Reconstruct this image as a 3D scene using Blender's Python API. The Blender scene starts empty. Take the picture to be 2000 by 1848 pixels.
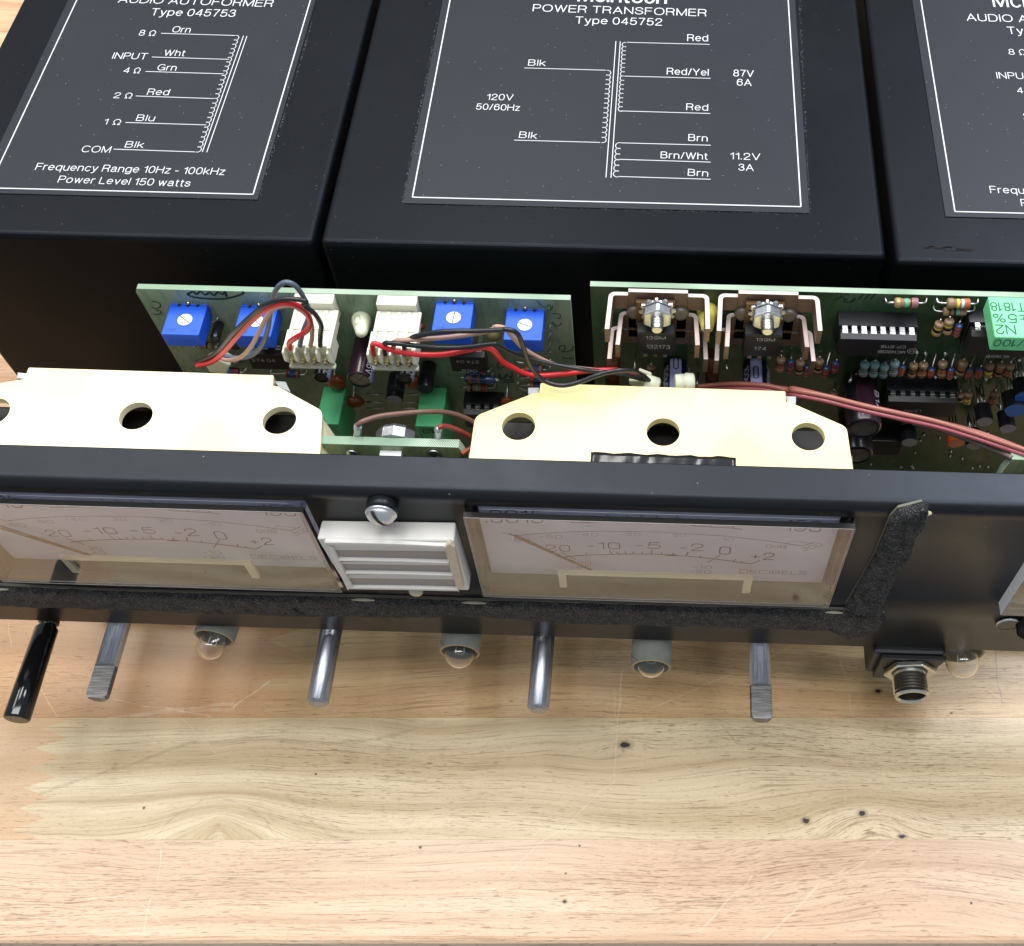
import bpy, math, random
import numpy as np
from mathutils import Vector, Matrix
random.seed(7)
scn = bpy.context.scene
COL = scn.collection
MM = 0.001
H0 = 342.0      # the camera hangs this many mm over the bench top

# ------------------------------------------------------------------ camera
def rot(a, b, g):
    ca, sa, cb, sb, cg, sg = math.cos(a), math.sin(a), math.cos(b), math.sin(b), math.cos(g), math.sin(g)
    Rx = np.array([[1, 0, 0], [0, ca, -sa], [0, sa, ca]]); Ry = np.array([[cb, 0, sb], [0, 1, 0], [-sb, 0, cb]])
    Rz = np.array([[cg, -sg, 0], [sg, cg, 0], [0, 0, 1]])
    return Rz @ Ry @ Rx
M = rot(5.57296311e-01, 1.47147292e-04, 3.40792335e-02)
CX, CY, F = 1236., 924., 2205.
cam = bpy.data.cameras.new('camera'); co = bpy.data.objects.new('camera', cam); COL.objects.link(co)
cam.sensor_fit = 'HORIZONTAL'; cam.sensor_width = 36; cam.lens = 36 * F / 2000
cam.shift_x = (1000 - CX) / 2000; cam.shift_y = 0
cam.clip_start = 0.01; cam.clip_end = 50
co.matrix_world = Matrix.Translation((0, 0, H0 * MM)) @ Matrix(M.tolist()).to_4x4()
scn.camera = co
scn.view_settings.view_transform = 'Standard'; scn.view_settings.look = 'None'
scn.view_settings.exposure = 0.0; scn.view_settings.gamma = 1.0

# ------------------------------------------------------------------ light: a plain room and its ceiling tubes
world = bpy.data.worlds.new('World'); scn.world = world; world.use_nodes = True
wbg = world.node_tree.nodes['Background']
wbg.inputs[0].default_value = (0.84, 0.91, 1.0, 1); wbg.inputs[1].default_value = 0.42

def area(name, loc, look, sx, sy, power, col=(1, 1, 1)):
    l = bpy.data.lights.new(name, 'AREA'); l.shape = 'RECTANGLE'; l.size = sx; l.size_y = sy; l.energy = power; l.color = col
    o = bpy.data.objects.new(name, l); COL.objects.link(o); o.location = loc
    o.rotation_euler = (Vector(look) - Vector(loc)).to_track_quat('-Z', 'Y').to_euler()
    return o
area('ceiling_tube_light', (-0.32, 1.15, 2.1), (-.32, 1.15, 0), 0.45, 1.7, 28, (1.0, .985, .95))
area('ceiling_tube_light', (-1.25, 0.95, 2.1), (-1.25, .95, 0), 0.60, 1.7, 24, (1.0, .985, .95))
area('ceiling_tube_light', (0.95, 1.25, 2.1), (.95, 1.25, 0), 0.60, 1.7, 50, (.90, .93, 1.0))
area('ceiling_tube_light', (-0.05, -0.10, 2.1), (-.05, -.10, 0), 2.2, 0.32, 26, (.97, .98, 1.0))

# ------------------------------------------------------------------ from the survey of the photo to points of the place (mm)
K = dict(T=(0, 0, 1), C1=(0, 0, .3402), C2=(618.6, 0, .35043), C3=(1319.5, 0, .3402), C4=(216.5, 525.8, .20105), C5=(587.7, 525.8, .20105),
         C6=(958.9, 525.8, .20105), C7=(1330.1, 525.8, .18411), C8=(1659.8, 525.8, .18411), D1=(0, 928, .3093), D2=(556.7, 835.1, .2165),
         D3=(866.1, 958.9, .24744), D4=(1299.1, 958.9, .20105), D5=(1639.4, 958.9, .23434), D6=(0, 1175.4, .3557), D7=(711.4, 1175.4, .4485),
         E1=(0, 711.4, .3402), E2=(1113.5, 742.4, .44325), E3=(1670.3, 1237.3, .16486), E4=(587.7, 711.4, .11716), E5=(804.2, 680.5, .13919),
         E6=(1515.7, 742.4, .24219))
def px(k, x, y):
    a, b, s = K[k]; return a + s * x, b + s * y
def ray(k, x, y):
    u, v = px(k, x, y)
    return M @ np.array([(u - CX) / F, -(v - CY) / F, -1.])
CAM = np.array([0, 0, H0])
def onY(k, x, y, Y): r = ray(k, x, y); return CAM + r * (Y / r[1])
def onZ(k, x, y, Z): r = ray(k, x, y); return CAM + r * ((Z - H0) / r[2])
def V3(*a): return np.array(a, float)

# ------------------------------------------------------------------ material helpers
class S:
    def __init__(s, nt, k): s.nt = nt; s.k = k
    def _m(s, op, *o, clamp=False):
        n = s.nt.nodes.new('ShaderNodeMath'); n.operation = op; n.use_clamp = clamp
        for i, v in enumerate((s,) + o):
            if isinstance(v, S): s.nt.links.new(v.k, n.inputs[i])
            else: n.inputs[i].default_value = v
        return S(s.nt, n.outputs[0])
    def __add__(s, o): return s._m('ADD', o)
    def __sub__(s, o): return s._m('SUBTRACT', o)
    def __mul__(s, o): return s._m('MULTIPLY', o)
    def __truediv__(s, o): return s._m('DIVIDE', o)
    def neg(s): return s * -1.0
    def sq(s): return s * s
    def exp(s): return s._m('EXPONENT')
    def sqrt(s): return s._m('SQRT')
    def clamp(s): return s._m('ADD', 0.0, clamp=True)
    def max(s, o): return s._m('MAXIMUM', o)
    def min(s, o): return s._m('MINIMUM', o)
    def step(s, a, b):       # smooth step from a to b
        n = s.nt.nodes.new('ShaderNodeMapRange'); n.interpolation_type = 'SMOOTHSTEP'
        s.nt.links.new(s.k, n.inputs['Value']); n.inputs['From Min'].default_value = a; n.inputs['From Max'].default_value = b
        return S(s.nt, n.outputs[0])
def vec(nt, x, y, z=0.0):
    n = nt.nodes.new('ShaderNodeCombineXYZ')
    for i, v in enumerate((x, y, z)):
        if isinstance(v, S): nt.links.new(v.k, n.inputs[i])
        else: n.inputs[i].default_value = v
    return n.outputs[0]
def noise(nt, v, scale=1.0, detail=2.0, rough=.5, dist=0.0):
    n = nt.nodes.new('ShaderNodeTexNoise'); n.inputs['Scale'].default_value = scale; n.inputs['Detail'].default_value = detail
    n.inputs['Roughness'].default_value = rough; n.inputs['Distortion'].default_value = dist
    if v is not None: nt.links.new(v, n.inputs['Vector'])
    return S(nt, n.outputs[0])
def mixc(nt, f, a, b, mode='MIX'):
    n = nt.nodes.new('ShaderNodeMix'); n.data_type = 'RGBA'; n.blend_type = mode
    for i, v in ((0, f), (6, a), (7, b)):
        if isinstance(v, S): nt.links.new(v.k, n.inputs[i])
        elif isinstance(v, (tuple, list)): n.inputs[i].default_value = tuple(v) + (1,) * (4 - len(v))
        elif isinstance(v, (int, float)): n.inputs[i].default_value = v
        else: nt.links.new(v, n.inputs[i])
    return n.outputs[2]
def coords(nt):
    t = nt.nodes.new('ShaderNodeTexCoord'); m = nt.nodes.new('ShaderNodeMapping'); m.inputs['Scale'].default_value = (1000,) * 3
    nt.links.new(t.outputs['Object'], m.inputs[0]); return m.outputs[0]
def bump(nt, h, strength, dist):
    b = nt.nodes.new('ShaderNodeBump'); b.inputs['Strength'].default_value = strength; b.inputs['Distance'].default_value = dist
    nt.links.new(h.k if isinstance(h, S) else h, b.inputs['Height']); return b.outputs[0]
def srgb(r, g, b): return tuple(((c / 255) / 12.92 if c <= 10 else ((c / 255 + .055) / 1.055) ** 2.4) for c in (r, g, b))
def newmat(name):
    m = bpy.data.materials.new(name); m.use_nodes = True; nt = m.node_tree
    return m, nt, nt.nodes['Principled BSDF']
def mat(name, col, rough=.5, metal=0., spec=.5, var=.12, vs=.6, bmp=0., bs=3., trans=0., ior=1.45, coat=0., sss=0., speck=0., speckc=(.55, .55, .55), aniso=None, alpha=None):
    """plain surface with uneven tone, fine relief and, where asked, dust"""
    m, nt, p = newmat(name); v = coords(nt)
    n = noise(nt, v, vs, 4.0, .6)
    c = mixc(nt, n, tuple(x * (1 - var) for x in col), tuple(min(1, x * (1 + var)) for x in col))
    if speck:
        w = nt.nodes.new('ShaderNodeTexVoronoi'); w.inputs['Scale'].default_value = speck; nt.links.new(v, w.inputs['Vector'])
        sel = noise(nt, v, speck * .7, 1.0).step(.60, .66)
        d = S(nt, w.outputs['Distance']).step(.13, .05) * sel
        d = (S(nt, w.outputs['Distance'])._m('LESS_THAN', .075) * sel).clamp()
        c = mixc(nt, d, c, speckc)
    nt.links.new(c, p.inputs['Base Color'])
    r = n * (.16 * rough) + (rough * .92); nt.links.new(r.k, p.inputs['Roughness'])
    p.inputs['Metallic'].default_value = metal; p.inputs['Specular IOR Level'].default_value = spec; p.inputs['IOR'].default_value = ior
    p.inputs['Transmission Weight'].default_value = trans; p.inputs['Coat Weight'].default_value = coat; p.inputs['Coat Roughness'].default_value = .08
    if sss: p.inputs['Subsurface Weight'].default_value = sss; p.inputs['Subsurface Radius'].default_value = (.002, .002, .0015); p.inputs['Subsurface Scale'].default_value = 1.0
    if bmp: nt.links.new(bump(nt, noise(nt, v, bs, 3.0), 1.0, bmp * MM), p.inputs['Normal'])
    return m

# ------------------------------------------------------------------ mesh helpers
def unit(v): v = np.array(v, float); return v / (np.linalg.norm(v) + 1e-12)
def frame(ax):
    ax = unit(ax); h = V3(0, 0, 1) if abs(ax[2]) < .9 else V3(1, 0, 0)
    a = unit(np.cross(h, ax)); return a, np.cross(ax, a), ax
def smooth_path(pts, n=6):
    P = [np.array(p, float) for p in pts]
    if len(P) < 3: return P
    P = [2 * P[0] - P[1]] + P + [2 * P[-1] - P[-2]]; out = []
    for i in range(1, len(P) - 2):
        for j in range(n):
            t = j / n; a, b, c, d = P[i - 1], P[i], P[i + 1], P[i + 2]
            out.append(.5 * ((2 * b) + (c - a) * t + (2 * a - 5 * b + 4 * c - d) * t * t + (3 * b - a - 3 * c + d) * t ** 3))
    return out + [P[-2]]
class B:
    def __init__(s): s.v = []; s.f = []; s.m = []; s.sm = []
    def add(s, vs, fs, mi=0, sm=False):
        k = len(s.v); s.v += [tuple(map(float, v)) for v in vs]; s.f += [tuple(i + k for i in f) for f in fs]
        s.m += [mi] * len(fs); s.sm += [sm] * len(fs); return s
    def box(s, a, b, mi=0):
        x0, y0, z0 = np.minimum(a, b); x1, y1, z1 = np.maximum(a, b)
        return s.hexa([(x0, y0, z0), (x1, y0, z0), (x1, y1, z0), (x0, y1, z0), (x0, y0, z1), (x1, y0, z1), (x1, y1, z1), (x0, y1, z1)], mi)
    def hexa(s, p, mi=0):
        return s.add(p, [(0, 3, 2, 1), (4, 5, 6, 7), (0, 1, 5, 4), (1, 2, 6, 5), (2, 3, 7, 6), (3, 0, 4, 7)], mi)
    def prism(s, poly, off, mi=0):
        n = len(poly); P = [np.array(p, float) for p in poly]; off = np.array(off, float)
        nr = sum((np.cross(P[i], P[(i + 1) % n]) for i in range(n)), V3(0, 0, 0))
        if nr @ off > 0: P = P[::-1]
        Q = [p + off for p in P]
        return s.add(P + Q, [tuple(range(n)), tuple(range(2 * n - 1, n - 1, -1))] + [(i, i + n, (i + 1) % n + n, (i + 1) % n) for i in range(n)], mi)
    def lathe(s, o, ax, prof, n=24, mi=0, sm=True, cap=(True, True)):
        a, b, w = frame(ax); o = np.array(o, float); vs = []; fs = []
        for t, r in prof:
            for i in range(n):
                q = 2 * math.pi * i / n; vs.append(o + w * t + (a * math.cos(q) + b * math.sin(q)) * r)
        for j in range(len(prof) - 1):
            for i in range(n):
                i2 = (i + 1) % n; fs.append((j * n + i, j * n + i2, (j + 1) * n + i2, (j + 1) * n + i))
        s.add(vs, fs, mi, sm); k = len(s.v) - len(vs)
        if cap[0]: s.f.append(tuple(k + i for i in range(n))[::-1]); s.m.append(mi); s.sm.append(False)
        if cap[1]: s.f.append(tuple(k + (len(prof) - 1) * n + i for i in range(n))); s.m.append(mi); s.sm.append(False)
        return s
    def cyl(s, p, q, r0, r1=None, n=20, mi=0, sm=True):
        p = np.array(p, float); q = np.array(q, float); L = np.linalg.norm(q - p)
        return s.lathe(p, q - p, [(0, r0), (L, r0 if r1 is None else r1)], n, mi, sm)
    def tube(s, pts, r, n=8, mi=0, seg=6):
        P = smooth_path(pts, seg); vs = []; fs = []; a0 = None
        for i, p in enumerate(P):
            w = unit(P[min(i + 1, len(P) - 1)] - P[max(i - 1, 0)])
            if a0 is None: a0, _, _ = frame(w)
            a0 = unit(a0 - w * (a0 @ w)); b0 = np.cross(w, a0)
            for k in range(n):
                q = 2 * math.pi * k / n; vs.append(p + (a0 * math.cos(q) + b0 * math.sin(q)) * r)
        for j in range(len(P) - 1):
            for i in range(n):
                i2 = (i + 1) % n; fs.append((j * n + i, j * n + i2, (j + 1) * n + i2, (j + 1) * n + i))
        fs += [tuple(range(n))[::-1], tuple((len(P) - 1) * n + i for i in range(n))]
        return s.add(vs, fs, mi, True)
    def strip(s, pts, nrm, w, mi=0):
        """flat printed line of width w along pts, lying in the plane with normal nrm"""
        P = [np.array(p, float) for p in pts]; nrm = unit(nrm); vs = []
        for i, p in enumerate(P):
            d = unit(P[min(i + 1, len(P) - 1)] - P[max(i - 1, 0)]); t = np.cross(nrm, d) * (w / 2)
            vs += [p - t, p + t]
        return s.add(vs, [(2 * i, 2 * i + 2, 2 * i + 3, 2 * i + 1) for i in range(len(P) - 1)], mi)
    def sphere(s, c, r, n=16, mi=0, sc=(1, 1, 1)):
        vs = []; fs = []; m = n // 2
        for j in range(1, m):
            for i in range(n):
                th = math.pi * j / m; ph = 2 * math.pi * i / n
                vs.append(np.array(c) + r * np.array(sc) * V3(math.sin(th) * math.cos(ph), math.sin(th) * math.sin(ph), math.cos(th)))
        for j in range(m - 2):
            for i in range(n): i2 = (i + 1) % n; fs.append((j * n + i, (j + 1) * n + i, (j + 1) * n + i2, j * n + i2))
        k = len(vs); vs += [np.array(c) + V3(0, 0, r * sc[2]), np.array(c) - V3(0, 0, r * sc[2])]
        for i in range(n): i2 = (i + 1) % n; fs += [(k, i, i2), (k + 1, (m - 2) * n + i2, (m - 2) * n + i)]
        return s.add(vs, fs, mi, True)

ORG = {}
def link(o, parent, origin):
    COL.objects.link(o); ORG[o.name] = np.array(origin, float)
    if parent is not None: o.parent = parent; o.location = ((ORG[o.name] - ORG[parent.name]) * MM).tolist()
    else: o.location = (ORG[o.name] * MM).tolist()
    return o
def tag(o, label=None, cat=None, group=None, kind=None):
    for k, v in (('label', label), ('category', cat), ('group', group), ('kind', kind)):
        if v: o[k] = v
    return o
def thing(name, label, cat, origin, group=None):
    o = bpy.data.objects.new(name, None); o.empty_display_size = .01
    return tag(link(o, None, origin), label, cat, group)
def emit(name, b, mats, parent=None, origin=None, bev=0., seg=2, label=None, sol=0.):
    if not isinstance(mats, (list, tuple)): mats = [mats]
    if origin is None: origin = ORG[parent.name] if parent is not None else V3(0, 0, 0)
    me = bpy.data.meshes.new(name); O = np.array(origin, float)
    me.from_pydata([tuple((np.array(v) - O) * MM) for v in b.v], [], b.f)
    for m in mats: me.materials.append(m)
    me.polygons.foreach_set('material_index', b.m); me.polygons.foreach_set('use_smooth', b.sm); me.update()
    o = bpy.data.objects.new(name, me); link(o, parent, O)
    if sol:
        q = o.modifiers.new('Solid', 'SOLIDIFY'); q.thickness = sol * MM; q.offset = -1
    if bev:
        q = o.modifiers.new('Bevel', 'BEVEL'); q.width = bev * MM; q.segments = seg; q.limit_method = 'ANGLE'; q.angle_limit = .6; q.harden_normals = False
    if label: o['label'] = label
    return o
def copy_tree(o, d, parent=None):
    c = o.copy(); COL.objects.link(c); c.parent = parent; ORG[c.name] = ORG[o.name] + d
    if parent is None: c.location = (ORG[c.name] * MM).tolist()
    for ch in list(o.children): copy_tree(ch, d, c)
    return c

# lettering: a thin grotesque drawn with strokes, each stroke a flat printed line of real width
def EL(cx, cy, rx, ry, a0, a1, n=11):
    return ('e', cx, cy, rx, ry, a0, a1, n)
def _pts(st, p):
    out = []
    for it in st:
        if it[0] == 'e':
            _, cx, cy, rx, ry, a0, a1, n = it
            for i in range(n + 1):
                a = math.radians(a0 + (a1 - a0) * i / n); c, q = math.cos(a), math.sin(a)
                out.append((cx + rx * math.copysign(abs(c) ** (2 / p), c), cy + ry * math.copysign(abs(q) ** (2 / p), q)))
        elif it[0] == 's':
            out += [tuple(v[:2]) for v in smooth_path([(a, b, 0) for a, b in it[1]], 4)]
        else: out.append(it)
    return out
X_ = .73
GL = {'A': (.74, [[(0, 0), (.37, 1), (.74, 0)], [(.13, .33), (.61, .33)]]), 'B': (.64, [[(.3, .53), (0, .53), (0, 1), (.34, 1), EL(.36, .765, .22, .235, 90, -90), (.3, .53)], [(0, .53), (0, 0), (.36, 0), EL(.38, .265, .25, .265, -90, 90), (.3, .53)]]),
 'C': (.74, [[EL(.39, .5, .39, .5, 38, 322, 18)]]), 'D': (.70, [[(0, 0), (0, 1), (.32, 1), EL(.32, .5, .38, .5, 90, -90, 14), (0, 0)]]), 'E': (.58, [[(.58, 1), (0, 1), (0, 0), (.6, 0)], [(0, .53), (.54, .53)]]), 'F': (.56, [[(.56, 1), (0, 1), (0, 0)], [(0, .52), (.5, .52)]]),
 'G': (.78, [[EL(.39, .5, .39, .5, 42, 345, 18), (.78, .46), (.42, .46)], [(.78, .46), (.78, 0)]]), 'H': (.68, [[(0, 0), (0, 1)], [(.68, 0), (.68, 1)], [(0, .53), (.68, .53)]]), 'I': (.0, [[(0, 0), (0, 1)]]), 'J': (.45, [[(.45, 1), EL(.22, .24, .23, .24, 0, -180, 8)]]),
 'K': (.66, [[(0, 0), (0, 1)], [(.64, 1), (0, .36)], [(.22, .58), (.68, 0)]]), 'L': (.52, [[(0, 1), (0, 0), (.52, 0)]]), 'M': (.8, [[(0, 0), (0, 1), (.4, .02), (.8, 1), (.8, 0)]]), 'N': (.68, [[(0, 0), (0, 1), (.68, 0), (.68, 1)]]), 'O': (.80, [[EL(.4, .5, .4, .5, 90, 450, 22)]]),
 'P': (.60, [[(0, 0), (0, 1), (.34, 1), EL(.34, .73, .27, .27, 90, -90), (0, .46)]]), 'R': (.66, [[(0, 0), (0, 1), (.38, 1), EL(.38, .74, .26, .26, 90, -90), (0, .48)], [(.38, .48), (.58, .36), (.62, 0)]]),
 'S': (.62, [[('s', [(.6, .74), (.52, .93), (.31, 1), (.1, .93), (.04, .74), (.16, .58), (.46, .48), (.61, .33), (.58, .11), (.32, 0), (.08, .07), (0, .3)])]]), 'T': (.66, [[(0, 1), (.66, 1)], [(.33, 1), (.33, 0)]]), 'U': (.66, [[(0, 1), (0, .33), EL(.33, .33, .33, .33, 180, 360, 12), (.66, 1)]]),
 'V': (.7, [[(0, 1), (.35, 0), (.7, 1)]]), 'W': (1.0, [[(0, 1), (.26, 0), (.5, 1), (.74, 0), (1.0, 1)]]), 'Y': (.7, [[(0, 1), (.35, .42), (.7, 1)], [(.35, .42), (.35, 0)]]), 'Z': (.62, [[(0, 1), (.62, 1), (0, 0), (.62, 0)]]),
 'a': (.52, [[('s', [(.03, .54), (.1, .68), (.27, .73), (.43, .67), (.47, .52)]), (.47, .12), (.53, 0)], [('s', [(.47, .45), (.2, .4), (.02, .28), (.03, .08), (.2, 0), (.38, .08), (.47, .24)])]]), 'b': (.54, [[(0, 1), (0, 0)], [EL(.27, .365, .27, .365, 180, -180, 16)]]), 'c': (.50, [[EL(.27, .365, .27, .365, 40, 320, 14)]]),
 'd': (.54, [[(.54, 1), (.54, 0)], [EL(.27, .365, .27, .365, 0, 360, 16)]]), 'e': (.54, [[(.0, .38), (.54, .38), EL(.27, .365, .27, .365, 0, 318, 15)]]), 'f': (.28, [[(.28, .98), (.14, .95), (.12, .8), (.12, 0)], [(0, X_), (.26, X_)]]), 'g': (.54, [[(.54, X_), (.54, -.06), EL(.28, -.06, .26, .2, 0, -160, 8)], [EL(.27, .365, .27, .365, 0, 360, 16)]]),
 'h': (.5, [[(0, 1), (0, 0)], [(0, .42), EL(.25, .42, .25, .31, 180, 0, 10), (.5, 0)]]), 'i': (0, [[(0, X_), (0, 0)], [(0, .9), (0, 1)]]), 'k': (.48, [[(0, 1), (0, 0)], [(.46, X_), (0, .26)], [(.16, .42), (.5, 0)]]), 'l': (0, [[(0, 0), (0, 1)]]), 'n': (.5, [[(0, X_), (0, 0)], [(0, .42), EL(.25, .42, .25, .31, 180, 0, 10), (.5, 0)]]),
 'o': (.56, [[EL(.28, .365, .28, .365, 90, 450, 18)]]), 'p': (.54, [[(0, X_), (0, -.28)], [EL(.27, .365, .27, .365, 180, -180, 16)]]), 'q': (.54, [[(.54, X_), (.54, -.28)], [EL(.27, .365, .27, .365, 0, 360, 16)]]), 'r': (.28, [[(0, X_), (0, 0)], [(0, .42), EL(.25, .42, .25, .3, 180, 85, 6)]]),
 's': (.46, [[('s', [(.44, .55), (.36, .69), (.22, .73), (.06, .67), (.04, .52), (.2, .41), (.4, .34), (.46, .2), (.36, .04), (.2, 0), (.05, .06), (0, .2)])]]), 't': (.26, [[(.1, .95), (.1, .12), (.16, .0), (.27, .0)], [(0, X_), (.26, X_)]]), 'u': (.5, [[(.5, X_), (.5, 0)], [(0, X_), (0, .3), EL(.25, .3, .25, .3, 180, 360, 10)]]),
 'v': (.48, [[(0, X_), (.24, 0), (.48, X_)]]), 'w': (.74, [[(0, X_), (.19, 0), (.37, X_), (.55, 0), (.74, X_)]]), 'y': (.5, [[(0, X_), (.26, .02)], [(.5, X_), (.22, -.16), (.13, -.27), (0, -.27)]]), 'z': (.46, [[(0, X_), (.46, X_), (0, 0), (.46, 0)]]), 'm': (.8, [[(0, X_), (0, 0)], [(0, .45), EL(.2, .45, .2, .28, 180, 0, 8), (.4, 0)], [(.4, .45), EL(.6, .45, .2, .28, 180, 0, 8), (.8, 0)]]),
 '0': (.56, [[EL(.28, .5, .28, .5, 90, 450, 20)]]), '1': (.26, [[(0, .78), (.14, .82), (.26, 1), (.26, 0)]]), '2': (.56, [[('s', [(.02, .68), (.08, .92), (.3, 1), (.5, .9), (.54, .7), (.44, .5), (.2, .3), (.0, .0)]), (.0, 0), (.57, 0)]]), '3': (.56, [[('s', [(.03, .76), (.12, .95), (.28, 1), (.47, .93), (.52, .75), (.42, .57), (.24, .53)])], [('s', [(.24, .53), (.46, .47), (.56, .28), (.48, .08), (.28, 0), (.08, .07), (0, .26)])]]),
 '4': (.58, [[(.44, 0), (.44, 1), (0, .26), (.58, .26)]]), '5': (.56, [[(.52, 1), (.1, 1), (.04, .5), ('s', [(.04, .5), (.28, .63), (.5, .54), (.56, .32), (.48, .08), (.26, 0), (.08, .06), (0, .22)])]]), '6': (.56, [[('s', [(.52, .78), (.44, .95), (.28, 1), (.08, .86), (.0, .5), (.02, .24), (.1, .06)]), EL(.28, .31, .28, .31, 225, 585, 16)]]), '7': (.54, [[(0, 1), (.54, 1), (.32, .5), (.2, 0)]]),
 '8': (.56, [[EL(.28, .76, .23, .24, 90, 450, 16)], [EL(.28, .265, .28, .265, 90, 450, 16)]]), '9': (.56, [[EL(.28, .69, .28, .31, 0, 360, 16), (.56, .5), ('s', [(.56, .5), (.5, .16), (.3, 0), (.1, .05), (.03, .2)])]]), '/': (.3, [[(0, 0), (.3, 1)]]), '.': (.02, [[(0, 0), (.0, .1)]]), '-': (.3, [[(0, .38), (.3, .38)]]), '+': (.46, [[(0, .38), (.46, .38)], [(.23, .14), (.23, .62)]]),
 '%': (.8, [[EL(.18, .78, .16, .2, 0, 360)], [EL(.62, .22, .16, .2, 0, 360)], [(.15, 0), (.62, 1)]]), '±': (.5, [[(0, .55), (.5, .55)], [(.25, .3), (.25, .85)], [(0, .08), (.5, .08)]]), 'Ω': (.66, [[(0, 0), (.22, 0), ('s', [(.22, .02), (.05, .35), (.04, .72), (.33, 1), (.62, .72), (.61, .35), (.44, .02)]), (.44, 0), (.66, 0)]]), 'µ': (.5, [[(0, X_), (0, -.28)], [(.5, X_), (.5, 0)], [(0, .3), EL(.25, .3, .25, .3, 180, 360, 8)]]),
 '(': (.2, [[EL(.3, .4, .3, .6, 120, 240)]]), ')': (.2, [[EL(-.1, .4, .3, .6, 60, -60)]])}
def text_into(b, s, p, q, nrm, cap=None, mi=0, bold=0.0, lift=.04, wt=.125, sq=2.3):
    p = np.array(p, float); q = np.array(q, float); n = unit(nrm); d = q - p; L = np.linalg.norm(d); u = d / L; w = np.cross(n, u)
    x = 0; runs = []
    for ch in s:
        if ch == ' ': x += .34; continue
        gw, st = GL[ch]; pr = 2.0 if ch in 'aces' else sq
        for k in st: runs.append([(x + a, c) for a, c in _pts(k, pr)])
        x += gw + .24
    cnt = [0]; tot = x - .24; kx = L / tot; ky = cap or kx; th = ky * (wt + bold)
    for r in runs:
        P3 = [p + u * a * kx + w * c * ky + n * lift for a, c in r]; P3 = [P3[0]] + [P3[i] for i in range(1, len(P3)) if np.linalg.norm(P3[i] - P3[i - 1]) > 1e-4]
        cur = [P3[0]]
        def put(c):
            if len(c) > 1:
                c = [c[0] - unit(c[1] - c[0]) * th * .35] + c[1:-1] + [c[-1] + unit(c[-1] - c[-2]) * th * .35]; cnt[0] += 1; b.strip([q_ + n * (.0035 * cnt[0] % .03 + i_ * .0007) for i_, q_ in enumerate(c)], n, th, mi)
        for i in range(1, len(P3)):
            cur.append(P3[i])
            if i < len(P3) - 1 and unit(P3[i] - P3[i - 1]) @ unit(P3[i + 1] - P3[i]) < .55: put(cur); cur = [P3[i]]
        put(cur)

# ------------------------------------------------------------------ materials
black = mat('black_powder_coat', (.0040, .0043, .0056), .37, spec=.17, var=.25, vs=.05, bmp=.03, bs=3.2, speck=.8, speckc=(.22, .22, .24))
blackp = mat('black_satin_panel', (.0085, .0085, .0088), .36, spec=.36, var=.2, vs=.04, bmp=.018, bs=4., speck=.45, speckc=(.25, .25, .25))
lipm = blackp
for m_ in (black, blackp):
    nt_ = m_.node_tree; p_ = nt_.nodes['Principled BSDF']; p_.inputs['Specular Tint'].default_value = (.74, .84, 1.0, 1); v_ = coords(nt_); src = S(nt_, p_.inputs['Roughness'].links[0].from_socket)
    k_ = noise(nt_, v_, .03, 4.0, .65); sc_ = noise(nt_, v_, .25, 5.0, .75).step(.62, .70); nt_.links.new((src + (k_ - .5) * .30 + sc_ * .08).k, p_.inputs['Roughness'])
label_m = mat('label_film_grey_black', (.0155, .018, .0245), .42, spec=.30, var=.12, vs=.06, bmp=.006, bs=6., speck=.9)
printw = mat('white_print', (.62, .63, .64), .5, var=.06)
printd = mat('faint_print_dark', (.06, .05, .07), .6)
printg = mat('faint_print_grey', (.20, .18, .19), .6)
cream = mat('aged_cream_plastic', srgb(246, 238, 202), .42, var=.035, vs=.03, sss=.0, bmp=.01, bs=.6)
creamy = mat('yellowed_cream_plastic', srgb(246, 232, 172), .42, var=.05, vs=.03, bmp=.01, bs=.6)
nylon = mat('natural_nylon', srgb(212, 216, 192), .35, var=.08, sss=.15, coat=.2)
nylony = mat('yellow_nylon', srgb(205, 195, 95), .35, var=.08, sss=.2, coat=.2)
connw = mat('connector_white_nylon', srgb(214, 214, 196), .4, var=.05, sss=.2)
blue = mat('trimmer_blue', srgb(24, 84, 205), .42, var=.06, bmp=.01, bs=5)
dialm = mat('dial_white', srgb(236, 240, 240), .4, var=.03)
dark = mat('dark_void', (.006, .006, .006), .7)
icb = mat('ic_epoxy_black', (.014, .014, .016), .38, var=.2, bmp=.01, bs=6)
icprint = mat('ic_print_grey', (.42, .42, .43), .6)
tin = mat('tinned_lead', (.62, .62, .60), .3, metal=1., var=.1, vs=2)
steel = mat('zinc_steel', (.62, .64, .66), .34, metal=1., var=.22, vs=.8, bmp=.03, bs=2.5)
bright = mat('bright_zinc', (.66, .68, .70), .40, metal=1., var=.15, vs=1., bmp=.015, bs=3)
def rod_mat():
    m, nt, p = newmat('drawn_aluminium'); v = coords(nt); sp = nt.nodes.new('ShaderNodeSeparateXYZ'); nt.links.new(v, sp.inputs[0]); x, y, z = [S(nt, k_) for k_ in sp.outputs]
    n = noise(nt, vec(nt, x * 2.4, y * .10, z * 2.4), 1.0, 3.0, .7); t = noise(nt, v, .5, 4.0, .7)
    c = mixc(nt, n.step(.3, .7), (.25, .265, .30), (.47, .48, .52)); c = mixc(nt, t.step(.56, .72) * .5, c, (.16, .165, .18)); nt.links.new(c, p.inputs['Base Color'])
    p.inputs['Metallic'].default_value = .95; nt.links.new((n * .18 + t * .12 + .20).k, p.inputs['Roughness']); nt.links.new(bump(nt, n, .5, .03 * MM), p.inputs['Normal']); return m
alum = rod_mat()
gold = mat('gold_terminal', (.72, .62, .38), .3, metal=1., var=.2, vs=2)
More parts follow.
